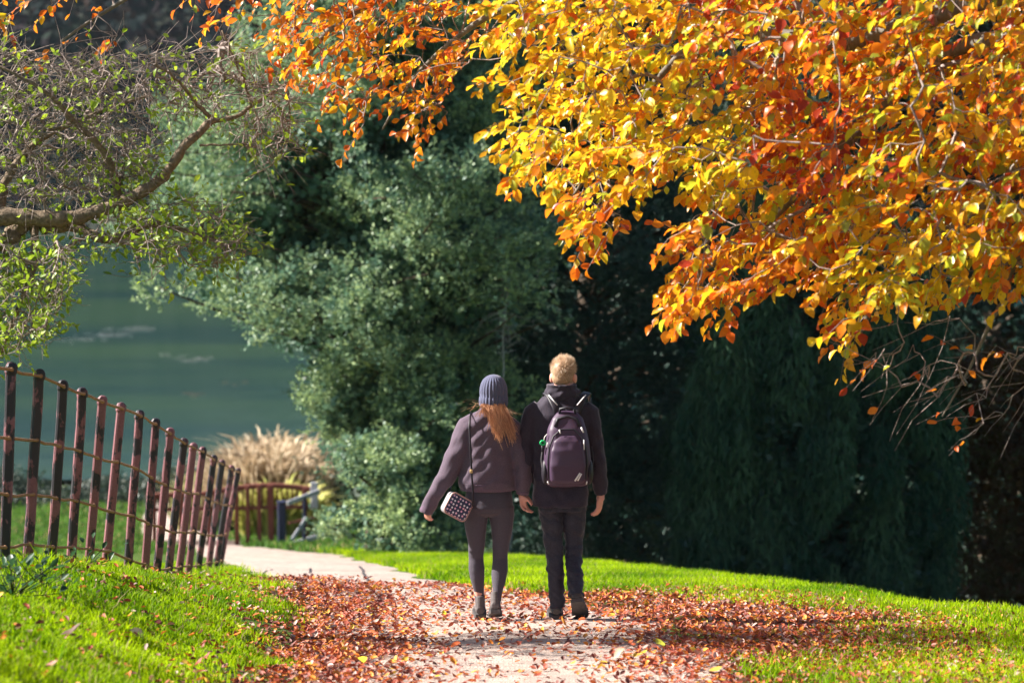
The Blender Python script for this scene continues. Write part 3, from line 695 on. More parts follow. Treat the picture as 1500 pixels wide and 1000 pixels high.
# ------------------------------------------------------------------ fallen leaves
r = np.random.default_rng(31)
LP = np.array([(.30, .055, .025), (.46, .10, .025), (.62, .19, .02), (.20, .042, .028), (.38, .18, .14), (.50, .34, .29), (.60, .23, .03), (.16, .05, .04), (.58, .36, .04)])
LW = np.array([.23, .19, .11, .13, .10, .09, .05, .07, .03])
def litter_points(n, pts):
    return pts
def density(x, d):
    l, rr_ = path_edges(d)
    a = np.exp(-((x - (l + .15)) / np.where(x < l + .15, .36, .5)) ** 2) * np.interp(d, [12, 14, 21, 24, 27], [.9, 1, 1, .6, 0])              # drift along the left edge
    b = np.exp(-np.maximum(0, np.abs(x - np.interp(d, [12, 16, 20, 24], [1.75, 1.75, 1.9, 1.2])) - .35) ** 2 / .5) * np.interp(d, [11, 15, 17, 20, 23, 25.5], [.55, .8, 1, 1, .8, 0])   # drift on the right
    c = .22 * np.exp(-((x - .1) / 1.4) ** 2) * np.interp(d, [11, 16, 18, 21, 24.5, 26], [.45, .35, .6, 1.35, .8, 0])
    e = .07 * (x < l) * np.interp(d, [12, 18, 24], [1, .7, .2]) * np.exp((x - l) * .7) + .36 * (x > rr_ + .6) * np.interp(d, [12, 17.5, 20, 22], [1, 1, .6, 0])
    w = .55 + .45 * np.sin(x * 3.1 + 1.3 * np.sin(d * 2.2)) * np.sin(d * 2.9 + x * 1.1)
    return np.clip(np.maximum(np.maximum(a, b) * (.55 + .6 * w), c * (.3 + w)) + e, 0, 1)
n = 190000; d = 11.8 + 15 * r.random(n); x = -3.2 + 8.4 * r.random(n); k = r.random(n) < density(x, d); x, d = x[k], d[k]
n = len(x); z = pz(x, d) + r.uniform(.002, .02, n) + np.where(density(x, d) > .6, r.random(n) * .025, 0)
l, _ = path_edges(d); z += np.where(x < l - .35, .03, 0)
a = r.uniform(0, 2 * PI, n); A = np.stack([np.cos(a), np.sin(a), r.normal(size=n) * .28], 1); N = np.stack([r.normal(size=n) * .36, r.normal(size=n) * .36, np.ones(n)], 1)
L = .037 * r.uniform(.55, 1.5, n); V, F = leaves(np.stack([x, d, z], 1), A, N, L, L * r.uniform(.45, .7, n), r, .25, .2)
c = LP[r.choice(len(LP), n, p=LW / LW.sum())] * r.uniform(.75, 1.25, (n, 1)); print('litter', n)
tag(link('fallen_leaves', bulk('fallen_leaves', V, F, np.repeat(c, 10, 0)), M_litter), 'rust red fallen leaves drifted over path and verges', 'fallen leaves', kind='stuff')
# the leaves that stand out, one by one
def ground_at(px, py):
    lo, hi = 11.0, 60.0
    for _ in range(50):
        m_ = (lo + hi) / 2; q = at(px, py, m_)
        if q[2] > float(pz(np.array(q[0]), np.array(m_))): lo = m_
        else: hi = m_
    q = at(px, py, lo); return q
YEL, ORA, TAN, DRK = (.72, .55, .03), (.68, .26, .03), (.46, .36, .26), (.12, .07, .05)
single = [(488, 975, .10, YEL, 'large yellow fallen leaf on the near left of the path, left of a pair'), (533, 978, .11, YEL, 'long yellow fallen leaf on the near path, right of a pair'),
          (668, 981, .06, ORA, 'small orange leaf lying alone low on the middle of the path'), (973, 953, .09, (.5, .5, .05), 'yellow-green fallen leaf at the right side of the near path'),
          (660, 955, .07, (.55, .12, .03), 'rust leaf flat on bare gravel ahead of the couple, left of centre'), (705, 912, .06, ORA, 'orange leaf touching the woman\'s right shoe'),
          (795, 911, .06, ORA, 'orange leaf just left of the man\'s planted shoe'), (830, 922, .09, ORA, 'upright orange leaf on the path just behind the man\'s feet'),
          (588, 921, .07, YEL, 'yellow leaf in the drift left of the woman\'s shoes'), (652, 906, .05, YEL, 'small yellow leaf left of the woman\'s left shoe'),
          (899, 973, .10, TAN, 'pale tan curled leaf standing up at the bottom of the path'), (210, 944, .09, TAN, 'pale curled leaf lying on the left lawn'),
          (88, 938, .11, DRK, 'dark brown shrivelled leaf on the left lawn'), (205, 918, .09, DRK, 'dark brown shrivelled leaf on the lawn nearer the path'),
          (1130, 968, .10, (.3, .08, .03), 'dark rust leaf on the right verge grass'), (1065, 898, .06, (.6, .5, .42), 'pale leaf on top of the red drift at right'),
          (1038, 990, .08, (.5, .33, .05), 'mustard leaf at the very bottom right of the path'), (940, 926, .08, ORA, 'orange leaf at the path edge right of the man')]
for px, py, L_, c_, lab in single:
    q = ground_at(px, py); o = empty('tmp'); bpy.data.objects.remove(o); a_ = r.uniform(0, 2 * PI)
    lean = .7 if 'up' in lab.split() or 'upright' in lab or 'curled' in lab else .12
    V, F = leaves(np.zeros((1, 3)), np.array([[math.cos(a_), math.sin(a_), lean]]), np.array([[.15, -lean, 1.]]), np.array([L_]), np.array([L_ * .68]), r, .22, .25)
    ob = link('fallen_leaf', bulk('fallen_leaf', V, F, np.repeat(np.array([c_]), 10, 0)), M_litter, None, (float(q[0]), float(q[1]), float(q[2]) + .03)); tag(ob, lab, 'leaf', 'single leaves lying on the ground')

# ------------------------------------------------------------------ branching trees near the camera
def grow(nodes0, pts, r, maxd=1.2, bend=.12):
    """join every point to its nearest node already in the tree; returns parent index and all nodes"""
    nodes = np.array(nodes0, float); n0 = len(nodes); par = [-1] * n0
    todo = np.array(pts, float); D2 = ((todo[:, None] - nodes[None]) ** 2).sum(-1); best = D2.argmin(1); bd = D2.min(1)
    alive = np.ones(len(todo), bool); order = []
    allp = list(nodes)
    for _ in range(len(todo)):
        b = np.where(alive, bd, 1e9); i = int(b.argmin()); alive[i] = False
        par.append(int(best[i])); allp.append(todo[i]); order.append(i)
        dn = ((todo - todo[i]) ** 2).sum(-1); u = (dn < bd) & alive; bd[u] = dn[u]; best[u] = len(allp) - 1
    return np.array(allp), np.array(par)
def thin_tubes(S, E, r0, r1, r, sag=.06):
    """three-sided two-segment twigs from S to E"""
    n = len(S); D = E - S; Ln = np.linalg.norm(D, axis=1, keepdims=True) + 1e-9; t_ = D / Ln
    h = np.cross(t_, np.array([.31, .2, .93])); h /= np.linalg.norm(h, axis=1, keepdims=True) + 1e-9; g = np.cross(t_, h)
    M_ = (S + E) / 2 + r.normal(size=(n, 3)) * sag * Ln
    R0 = r0[:, None]; R1 = r1[:, None]; ring = []
    for c_, q in ((S, R0), (M_, (R0 + R1) / 2), (E, R1)):
        for a_ in (0, 2.094, 4.189): ring.append(c_ + h * math.cos(a_) * q + g * math.sin(a_) * q)
    V = np.stack(ring, 1).reshape(-1, 3); i = np.arange(n)[:, None]
    fs = []
    for s in (0, 3):
        for a_ in range(3): b_ = (a_ + 1) % 3; fs.append([s + a_, s + b_, s + 3 + b_, s + 3 + a_])
    F = (np.arange(n)[:, None, None] * 9 + np.array(fs)[None]).reshape(-1, 4); return V, F
def limb_px(pts, d, r0, r1, mb, off):
    P = [gp(px, py, dd) - off for (px, py), dd in zip(pts, d)]
    # smooth through Catmull-Rom
    out = []
    for i in range(len(P) - 1):
        a, b, c, e = P[max(i - 1, 0)], P[i], P[i + 1], P[min(i + 2, len(P) - 1)]
        for k in range(6):
            u = k / 6; out.append(.5 * ((2 * b) + (c - a) * u + (2 * a - 5 * b + 4 * c - e) * u * u + (3 * b - a - 3 * c + e) * u ** 3))
    out.append(P[-1]); n = len(out)
    mb.tube(out, [(r0 + (r1 - r0) * i / (n - 1)) * (1 + .1 * math.sin(i * 1.9)) for i in range(n)], 9); return out
def leaf_split(root, V, F, cols, M_, n_single, score):
    """the leaves with the highest score as objects of their own, sharing a few meshes' worth of data; the rest as one mesh"""
    nl = len(V) // 10; Vr = V.reshape(nl, 10, 3); cr = cols.reshape(nl, 10, 3); od = np.argsort(-score); sel = od[:n_single]; rest = od[n_single:]
    Vn = Vr[rest].reshape(-1, 3); Fn = (np.arange(len(rest))[:, None, None] * 10 + LEAF_T[None]).reshape(-1, 3)
    o = link('leaves', bulk('leaves', Vn, Fn, cr[rest].reshape(-1, 3)), M_, root); o['kind'] = 'stuff'
    for s in sel:
        b = Vr[s, 0].copy(); link('leaf', bulk('leaf', Vr[s] - b, LEAF_T, cr[s]), M_, root, tuple(b))

# ---- the beech, its trunk just out of the picture on the right
r = np.random.default_rng(44); rd = random.Random(44)
bx, bd_ = 5.3, 15.2; be = empty('beech_tree', (bx, bd_, float(gz(bx, bd_)))); tag(be, 'autumn beech with yellow and orange leaves hanging over the path from the right', 'tree'); b0 = be.location.copy()
mb = MB(); mb.tube([Vector((0, 0, -.2)), Vector((0, 0, .25)), Vector((-.05, 0, 1.5)), Vector((-.1, .1, 3.5)), Vector((-.05, .2, 6)), Vector((.1, .2, 8.5))], [.55, .4, .34, .3, .25, .16], 14); mb.build('trunk', M_bark, be)
limbs = []
def tk(z): return Vector((bx - .08, bd_ + .1, b0.z + z))
def wl(name, pts, r0, r1):
    mb = MB(); P = [Vector(p) - b0 for p in pts]; out = []
    for i in range(len(P) - 1):
        a, b, c, e = P[max(i - 1, 0)], P[i], P[i + 1], P[min(i + 2, len(P) - 1)]
        for k in range(5):
            u = k / 5; out.append(.5 * ((2 * b) + (c - a) * u + (2 * a - 5 * b + 4 * c - e) * u * u + (3 * b - a - 3 * c + e) * u ** 3))
    out.append(P[-1]); n = len(out); mb.tube(out, [r0 + (r1 - r0) * i / (n - 1) for i in range(n)], 8); mb.build('branch', M_bark, be)
    limbs.extend([tuple(q) for q in out])
def G(px, py, d): return tuple(at(px, py, d))
wl('branch', [tk(4.2), G(1500, -20, 16), G(1250, 60, 16.6), G(1040, 36, 17), G(880, 20, 17.2), G(740, 60, 17.4)], .09, .012)
wl('branch', [tk(3.2), G(1560, 70, 15.8), G(1400, 72, 16.3), G(1250, 200, 16.6), G(1120, 330, 16.9), G(1010, 410, 17)], .07, .009)
wl('branch', [tk(3.0), G(1600, 200, 15.6), G(1440, 300, 16), G(1300, 420, 16.4), G(1255, 500, 16.5)], .06, .008)
wl('branch', [tk(4.8), G(1500, -180, 16.5), G(1200, -150, 17), G(900, -90, 17.4), G(650, -40, 17.8), G(500, 30, 18), G(430, 110, 18.1)], .09, .009)
wl('branch', [G(900, -90, 17.4), G(760, 0, 17.4), G(690, 40, 17.5), G(610, 110, 17.6), G(560, 190, 17.7)], .03, .006)
wl('branch', [G(650, -40, 17.8), G(420, -70, 18.2), G(260, -40, 18.5), G(150, 20, 18.7), G(90, 60, 18.8)], .03, .006)
wl('branch', [tk(2.6), G(1560, 350, 16), G(1470, 440, 16.1), G(1420, 540, 16.2), G(1380, 610, 16.2)], .022, .004)
wl('branch', [G(1040, 36, 17), G(960, 120, 16.9), G(880, 230, 16.9), G(830, 300, 16.9)], .025, .006)
wl('branch', [tk(5.5), G(1500, -400, 15.5), G(1200, -360, 16), G(900, -300, 17)], .09, .02)
dense = [(740, -60), (730, 50), (745, 110), (755, 180), (762, 220), (785, 270), (795, 240), (830, 270), (850, 310), (868, 340), (905, 335), (925, 275), (1000, 250), (1045, 262), (1020, 310), (1000, 360), (985, 425), (1010, 445), (1085, 440), (1130, 415), (1195, 405), (1235, 455), (1262, 500), (1285, 470), (1300, 430), (1370, 430), (1430, 410), (1500, 400), (1650, 420), (1780, 400), (1800, -60)]
top_ = [(560, -60), (735, -60), (1800, -60), (1800, -420), (900, -420), (650, -200)]
left_ = [(400, -100), (395, 30), (440, 110), (480, 130), (520, 165), (528, 230), (545, 180), (600, 130), (610, 185), (655, 190), (665, 130), (720, 70), (725, -100)]
far_ = [(-120, -120), (-60, 20), (20, 60), (100, 75), (180, 50), (260, 30), (390, 30), (390, -120)]
bare_ = [(1255, 480), (1300, 470), (1500, 450), (1560, 600), (1440, 640), (1370, 620), (1290, 560)]
SP = []; zone = []
for poly, n, z_, d0, dsd in ((dense, 1950, 0, 16.7, .95), (top_, 420, 1, 16.8, 1.1), (left_, 240, 2, 17.8, .4), (far_, 75, 3, 18.6, .3), (bare_, 52, 4, 15.6, .25)):
    q = sample_poly(poly, n, r); dd = d0 + np.clip(r.normal(size=n), -1.8, 1.8) * dsd
    if z_ == 0: dd = dd - (q[:, 0] - 1100) / 700 * .8
    SP.append(at(q[:, 0], q[:, 1], dd) - np.array(b0)); zone += [z_] * n
SP = np.concatenate(SP); zone = np.array(zone); L0 = np.array(limbs); nodes, par = grow(L0, SP, r)
m0 = len(L0); zn = np.concatenate([np.full(m0, -1), np.zeros(len(SP), int)])
# match zones back by order of insertion
from_idx = {tuple(np.round(p_, 5)): z_ for p_, z_ in zip(SP, zone)}
zn[m0:] = [from_idx[tuple(np.round(p_, 5))] for p_ in nodes[m0:]]
E = nodes[m0:]; S = nodes[par[m0:]]; desc = np.ones(len(nodes))
for i in range(len(nodes) - 1, m0 - 1, -1): desc[par[i]] += desc[i]
rad = .0016 + .0011 * np.sqrt(desc[m0:]); V, F = thin_tubes(S, E, np.minimum(rad * 1.15, .02), rad, r, .07)
# every node carries a leafy spray
n = len(E); td = E - S; td /= np.linalg.norm(td, axis=1, keepdims=True) + 1e-9
out = np.array([-.75, -.05, -.42])[None] + r.normal(size=(n, 3)) * np.array([.4, .5, .3]) + td * .4
out /= np.linalg.norm(out, axis=1, keepdims=True); z5 = zn[m0:]
sl = r.uniform(.14, .30, n) * np.where(z5 == 4, 1.3, 1); tip = E + out * sl[:, None]; tip[:, 2] -= .12 * sl
V2, F2 = thin_tubes(E, tip, np.full(n, .0024), np.full(n, .0011), r, .05)
tw = link('twigs', bulk('twigs', np.concatenate([V, V2]), np.concatenate([F, F2 + len(V)])), M_twig, be); tw['kind'] = 'stuff'
per = np.select([z5 == 0, z5 == 1, z5 == 2, z5 == 3, z5 == 4], [9, 9, 6, 5, 1], 8); per = np.maximum(0, per + r.integers(-2, 3, n)) * np.where((z5 == 4) & (r.random(n) < .45), 0, 1)
ix = np.repeat(np.arange(n), per); kk = np.concatenate([np.arange(q) for q in per]); u = (kk + .6 + r.normal(size=len(kk)) * .15) / np.maximum(per[ix], 1); u = np.clip(u, .05, 1.02)
P = E[ix] + (tip - E)[ix] * u[:, None] + r.normal(size=(len(ix), 3)) * .006
up = np.array([0, 0, 1.])[None] + r.normal(size=(n, 3)) * .32; sd = np.cross(out, up); sd /= np.linalg.norm(sd, axis=1, keepdims=True)
sgn = np.where(kk % 2 == 0, 1, -1)[:, None]; A = out[ix] * .75 + sd[ix] * sgn * .7 + r.normal(size=(len(ix), 3)) * .28 + np.array([0, 0, -.38])
N = np.cross(sd[ix], out[ix]) ; N = np.where(N[:, 2:3] < 0, -N, N) + r.normal(size=(len(ix), 3)) * .55
L = .077 * r.uniform(.6, 1.25, len(ix)) * np.where(z5[ix] >= 2, .85, 1); V, F = leaves(P, A, N, L, L * r.uniform(.54, .76, len(ix)), r, .2, -.2)
BP = np.array([(.80, .56, .02), (.78, .40, .015), (.78, .24, .012), (.66, .13, .012), (.42, .05, .02), (.46, .48, .03), (.34, .37, .03)])
# colour belongs to the leaf: whole sprays turn together
W = E + np.array(b0); sx = W[:, 0] / W[:, 1] * 4166.7 + 750; sy = 500 - ((W[:, 2] - EYE) / W[:, 1] + math.tan(PITCH)) * 4166.7
fld = np.sin(sx / 83 + 2 * np.sin(sy / 97)) + np.sin(sy / 71 - sx / 131 + 1); wt = np.zeros((n, 7))
wt[:] = [.22, .26, .25, .10, .03, .10, .04]
wt[(fld > .5)] = [.46, .2, .08, .02, .01, .18, .05]; wt[(fld < -.5)] = [.1, .28, .38, .14, .03, .05, .02]
edge_ = (sx > 930) & (sx < 1250) & (sy > 290); wt[edge_] = [.10, .24, .42, .17, .03, .03, .01]
wt[(sx < 1000) & (sy < 260) & (z5 < 2)] = [.48, .24, .12, .02, 0, .11, .03]
red = ((sx - 1210) / 90) ** 2 + ((sy - 190) / 80) ** 2 < 1; wt[red] = [.08, .12, .22, .26, .26, .04, .02]
wt[(sx > 1050) & (sy < 110)] = [.12, .22, .22, .2, .08, .08, .08]; wt[(sx > 1280) & (sy < 320)] = [.14, .30, .2, .12, .04, .1, .1]
wt[z5 == 2] = [.10, .2, .42, .22, .04, .02, 0]; wt[z5 == 3] = [.05, .12, .38, .38, .05, .02, 0]; wt[z5 == 4] = [.02, .1, .35, .4, .12, .01, 0]
cum = np.cumsum(wt / wt.sum(1, keepdims=True), 1); pick = (r.random(len(ix))[:, None] > cum[ix]).sum(1).clip(0, 6)
c = BP[pick] * r.uniform(.8, 1.15, (len(ix), 1)); print('beech leaves', len(ix))
PW = P + np.array(b0); lx = PW[:, 0] / PW[:, 1] * 4166.7 + 750; ly = 500 - ((PW[:, 2] - EYE) / PW[:, 1] + math.tan(PITCH)) * 4166.7
score = np.where((lx > 20) & (lx < 1480) & (ly > 20), 1, 0) * (30 - PW[:, 1]) + np.where(z5[ix] == 0, .5, 0)
leaf_split(be, V, F, np.repeat(c, 10, 0), M_beech, 300, score)

# ---- small tree on the left with a crooked limb
r = np.random.default_rng(55); rd = random.Random(55)
hx, hd = -5.1, 17.6; ht = empty('hawthorn_tree', (hx, hd, float(gz(hx, hd)))); tag(ht, 'small tree with a crooked brown limb, bare twigs and few green leaves at left', 'tree'); h0 = ht.location.copy()
limbs = []
def wl2(name, pts, r0, r1, m=None, sides=9):
    mb = MB(); P = [Vector(p) - h0 for p in pts]; out = []
    for i in range(len(P) - 1):
        a, b, c, e = P[max(i - 1, 0)], P[i], P[i + 1], P[min(i + 2, len(P) - 1)]
        for k in range(6):
            u = k / 6; out.append(.5 * ((2 * b) + (c - a) * u + (2 * a - 5 * b + 4 * c - e) * u * u + (3 * b - a - 3 * c + e) * u ** 3) + Vector((rd.uniform(-1, 1), rd.uniform(-1, 1), rd.uniform(-1, 1))) * .006)
    out.append(P[-1]); n = len(out); mb.tube(out, [(r0 + (r1 - r0) * i / (n - 1)) * (1 + .12 * math.sin(i * 2.1)) for i in range(n)], sides); mb.build(name, m or M_thorn, ht); limbs.extend([tuple(q) for q in out])
wl2('trunk', [(hx, hd, h0.z - .2), (hx + .02, hd, h0.z + .6), (hx + .1, hd, h0.z + 1.4), G(-320, 420, 17.8), G(-220, 330, 17.9)], .17, .11, None, 12)
wl2('branch', [G(-220, 330, 17.7), G(-90, 345, 17.7), G(0, 318, 17.7), G(60, 320, 17.7), G(110, 318, 17.7), G(175, 298, 17.7), G(232, 265, 17.7), G(275, 210, 17.7), G(312, 176, 17.8)], .07, .022)
wl2('branch', [G(-90, 345, 17.9), G(0, 356, 17.8), G(25, 335, 17.8), G(60, 318, 17.85)], .06, .05)
wl2('branch', [G(60, 335, 17.8), G(110, 332, 17.8), G(160, 352, 17.7), G(220, 328, 17.7), G(290, 345, 17.7), G(340, 362, 17.7)], .04, .008)
wl2('branch', [G(50, 330, 17.8), G(52, 380, 17.7), G(40, 420, 17.7), G(20, 470, 17.7), G(0, 520, 17.7)], .03, .008)
wl2('branch', [G(312, 176, 17.9), G(350, 168, 17.9), G(395, 138, 18), G(440, 112, 18)], .018, .006)
wl2('branch', [G(312, 176, 17.9), G(285, 150, 17.8), G(262, 120, 17.7), G(225, 95, 17.6)], .016, .005)
wl2('branch', [G(370, 155, 17.9), G(345, 90, 17.9), G(325, 45, 17.9)], .012, .005)
wl2('branch', [G(175, 298, 17.9), G(160, 235, 17.8), G(110, 180, 17.7), G(60, 130, 17.6), G(-20, 90, 17.6)], .03, .007)
wl2('branch', [G(0, 318, 17.9), G(10, 260, 18), G(60, 205, 18.1), G(130, 170, 18.1), G(220, 140, 18.1)], .035, .006)
wl2('branch', [G(-220, 330, 17.9), G(-200, 200, 18), G(-120, 100, 18), G(-30, 60, 18)], .06, .01)
wl2('branch', [G(292, 214, 17.9), G(330, 212, 17.85), G(365, 212, 17.85)], .008, .004)
wl2('branch', [G(420, 125, 18), G(425, 180, 18), G(405, 235, 18), G(360, 262, 18)], .006, .003)
up_ = [(-70, 60), (0, 70), (90, 75), (200, 80), (340, 60), (420, 100), (435, 150), (420, 220), (380, 250), (350, 215), (330, 170), (300, 160), (240, 190), (190, 250), (140, 290), (40, 300), (-70, 310)]
low_ = [(200, 300), (260, 285), (320, 290), (345, 320), (385, 365), (350, 385), (290, 400), (250, 380), (210, 425), (190, 370), (140, 350), (100, 385), (90, 350)]
lol_ = [(-60, 330), (30, 350), (90, 360), (95, 420), (90, 460), (50, 510), (0, 525), (-60, 520)]
mid_ = [(150, 300), (170, 220), (220, 215), (245, 240), (200, 290)]
left_crown = [(-460, -260), (-200, -330), (-60, -180), (-60, -20), (-260, 40), (-520, 60)]  # unseen part of the crown, added to dapple the near path with shade
SP = []; zone = []
for poly, n, z_, d0, dsd in ((left_crown, 150, 2, 17.6, .6), (up_, 720, 0, 18.15, .35), (low_, 150, 1, 17.75, .25), (lol_, 260, 2, 17.7, .4), (mid_, 40, 3, 17.8, .2)):
    q = sample_poly(poly, n, r); SP.append(at(q[:, 0], q[:, 1], d0 + np.clip(r.normal(size=n), -2, 2) * dsd) - np.array(h0)); zone += [z_] * n
SP = np.concatenate(SP); from_idx = {tuple(np.round(p_, 5)): z_ for p_, z_ in zip(SP, zone)}
L0 = np.array(limbs); nodes, par = grow(L0, SP, r); m0 = len(L0); z5 = np.array([from_idx[tuple(np.round(p_, 5))] for p_ in nodes[m0:]])
E = nodes[m0:]; S = nodes[par[m0:]]; desc = np.ones(len(nodes))
for i in range(len(nodes) - 1, m0 - 1, -1): desc[par[i]] += desc[i]
rad = .0022 + .0011 * np.sqrt(desc[m0:]); V, F = thin_tubes(S, E, np.minimum(rad * 1.2, .018), rad, r, .1)
n = len(E); k3 = 3; ix = np.repeat(np.arange(n), k3); out = r.normal(size=(len(ix), 3)) * np.array([.8, .6, .7]) + np.array([.35, 0, -.05]); out /= np.linalg.norm(out, axis=1, keepdims=True)
tip = E[ix] + out * (r.uniform(.08, .30, len(ix)) * np.where(z5[ix] == 0, 1.15, .8))[:, None]
V2, F2 = thin_tubes(E[ix], tip, np.full(len(ix), .0026), np.full(len(ix), .0013), r, .1)
tw = link('twigs', bulk('twigs', np.concatenate([V, V2]), np.concatenate([F, F2 + len(V)])), M_twig, ht); tw['kind'] = 'stuff'
prob = np.select([z5[ix] == 0, z5[ix] == 1, z5[ix] == 2, z5[ix] == 3], [.32, 1.0, .95, 1.0]); per = (r.random(len(ix)) < prob) * r.integers(1, 4, len(ix))
jx = np.repeat(np.arange(len(ix)), per); u = r.uniform(.3, 1, len(jx)); P = E[ix[jx]] + (tip - E[ix])[jx] * u[:, None]
A = out[jx] * .5 + r.normal(size=(len(jx), 3)) * .6 + np.array([.1, 0, -.15]); N = r.normal(size=(len(jx), 3)) * .6 + np.array([0, -.3, .8])
L = .052 * r.uniform(.55, 1.3, len(jx)); V, F = leaves(P, A, N, L, L * .5 * r.uniform(.8, 1.2, len(jx)), r, .12, -.15)
f = r.random((len(jx), 1)); c = np.array((.17, .28, .015)) * (1 - f) + np.array((.42, .54, .04)) * f; print('thorn leaves', len(jx))
PW = P + np.array(h0); lx = PW[:, 0] / PW[:, 1] * 4166.7 + 750; score = np.where(lx > 5, 10, 0) + (20 - PW[:, 1]) + L * 60
leaf_split(ht, V, F, np.repeat(c, 10, 0), M_green, 300, score)

# ------------------------------------------------------------------ the couple
M_skin, t, p = nt('skin'); p.inputs['Base Color'].default_value = (.66, .32, .25, 1); p.inputs['Roughness'].default_value = .5
p.inputs['Subsurface Weight'].default_value = .15; p.inputs['Subsurface Radius'].default_value = (.02, .008, .004)
M_coat = mat('dark_wool_coat', (.022, .017, .029), (.042, .032, .05), 120, .85, .35, .003, .3, sheen=.3)
M_trous = mat('black_cotton', (.016, .015, .026), (.032, .03, .046), 90, .75, .3, .003, .4, sheen=.2)
M_sweat = mat('charcoal_sweatshirt', (.085, .062, .087), (.125, .092, .124), 140, .9, .3, .003, .2, sheen=.3)
M_cuff = mat('ribbed_cuff', (.10, .068, .10), (.15, .10, .145), 260, .9, .6, .004, .2, sheen=.2, stretch=(1, 1, .08))
M_legg = mat('grey_leggings', (.058, .050, .064), (.082, .07, .09), 160, .8, .15, .002, .15, sheen=.2)
M_beanie = mat('slate_knit', (.075, .078, .135), (.13, .135, .21), 180, .9, .5, .004, .2, sheen=.3)
M_pack = mat('plum_nylon', (.05, .025, .055), (.07, .038, .078), 200, .5, .2, .002, .4)
M_packd = mat('black_nylon', (.012, .009, .016), (.02, .016, .025), 200, .5, .2, .002, .4)
M_refl = mat('reflective_tape', (.75, .72, .72), (.85, .82, .82), 50, .4, 0)
M_shoe = mat('dark_leather', (.03, .024, .024), (.055, .045, .045), 60, .38, .2, .003, .5)
M_shoew = mat('grey_suede', (.085, .07, .07), (.13, .11, .11), 70, .8, .3, .003)
M_sole = mat('rubber_sole', (.05, .045, .045), (.09, .08, .08), 60, .7, .2)
M_greenp = mat('green_plastic', (.01, .35, .11), (.015, .45, .15), 40, .4, 0)
M_gold = mat('brass_hardware', (.55, .36, .14), (.65, .45, .2), 50, .35, 0)

def hand(mb, wrist, axis, palmdir, s=1.0, curl=.5, thumb_side=1):
    """palm and five fingers; axis points to the fingertips, palmdir is where the palm faces"""
    w = Vector(wrist); a = Vector(axis).normalized(); pd = Vector(palmdir); pd = (pd - a * pd.dot(a)).normalized(); sd = a.cross(pd) * thumb_side
    M_ = Matrix((sd, pd, a)).transposed()
    mb.ball(w + a * .05 * s, (.041 * s, .017 * s, .056 * s), 12, 8, M_)
    mb.tube([w - a * .05, w, w + a * .03 * s], [.024 * s, .025 * s, .03 * s], 10)
    for i, (off, ln) in enumerate(((.030, .074), (.010, .083), (-.011, .077), (-.030, .060))):
        p_ = w + a * (.088 * s) + sd * off * s; d_ = (a + sd * off * 3).normalized(); pts = [w + a * .05 * s + sd * off * s * .8, p_]; ang = 0
        for f_ in (.45, .32, .23):
            ang += curl * (.75 + .1 * i); d2 = d_ * math.cos(ang) + pd * math.sin(ang); p_ = p_ + d2 * ln * f_ * s; pts.append(p_)
        mb.tube(pts, [.010 * s, .0098 * s, .0092 * s, .0086 * s, .007 * s], 8)
    b = w + a * .022 * s + sd * .026 * s; p1 = b + (a * .6 + sd * .75 + pd * .35).normalized() * .038 * s; p2 = p1 + (a * .9 + sd * .25 + pd * .4).normalized() * .03 * s; p3 = p2 + (a * .9 + pd * .45).normalized() * .024 * s
    mb.tube([w + a * .02 * s, b, p1, p2, p3], [.014 * s, .0135 * s, .011 * s, .0105 * s, .008 * s], 8)

def head(mb, c, s=1.0, turn=0.0):
    """skull, jaw, nose, brow, lips, ears; faces +y"""
    Rz = Matrix.Rotation(turn, 3, 'Z'); c = Vector(c)
    def q(x, y, z): return c + Rz @ (Vector((x, y, z)) * s)
    mb.ball(q(0, -.012, .03), (.074 * s, .093 * s, .092 * s), 20, 14, Rz)
    mb.ball(q(0, .028, -.045), (.056 * s, .066 * s, .075 * s), 16, 10, Rz)
    mb.ball(q(0, .06, -.095), (.03 * s, .028 * s, .022 * s), 10, 6, Rz)
    mb.tube([q(0, .083, .02), q(0, .098, -.012), q(0, .108, -.034), q(0, .09, -.045)], [.009 * s, .011 * s, .015 * s, .008 * s], 8)
    for sx in (-1, 1):
        mb.ball(q(sx * .031, .074, .012), (.016 * s, .012 * s, .009 * s), 8, 6, Rz)
        mb.ball(q(sx * .03, .078, .032), (.024 * s, .012 * s, .008 * s), 8, 6, Rz)
        mb.ball(q(sx * .081, -.008, -.010), (.014 * s, .022 * s, .035 * s), 10, 8, Rz @ Matrix.Rotation(sx * -.35, 3, 'Z'))
        mb.ball(q(sx * .04, .06, -.03), (.024 * s, .026 * s, .024 * s), 8, 6, Rz)
    mb.ball(q(0, .092, -.066), (.022 * s, .008 * s, .008 * s), 8, 6, Rz)

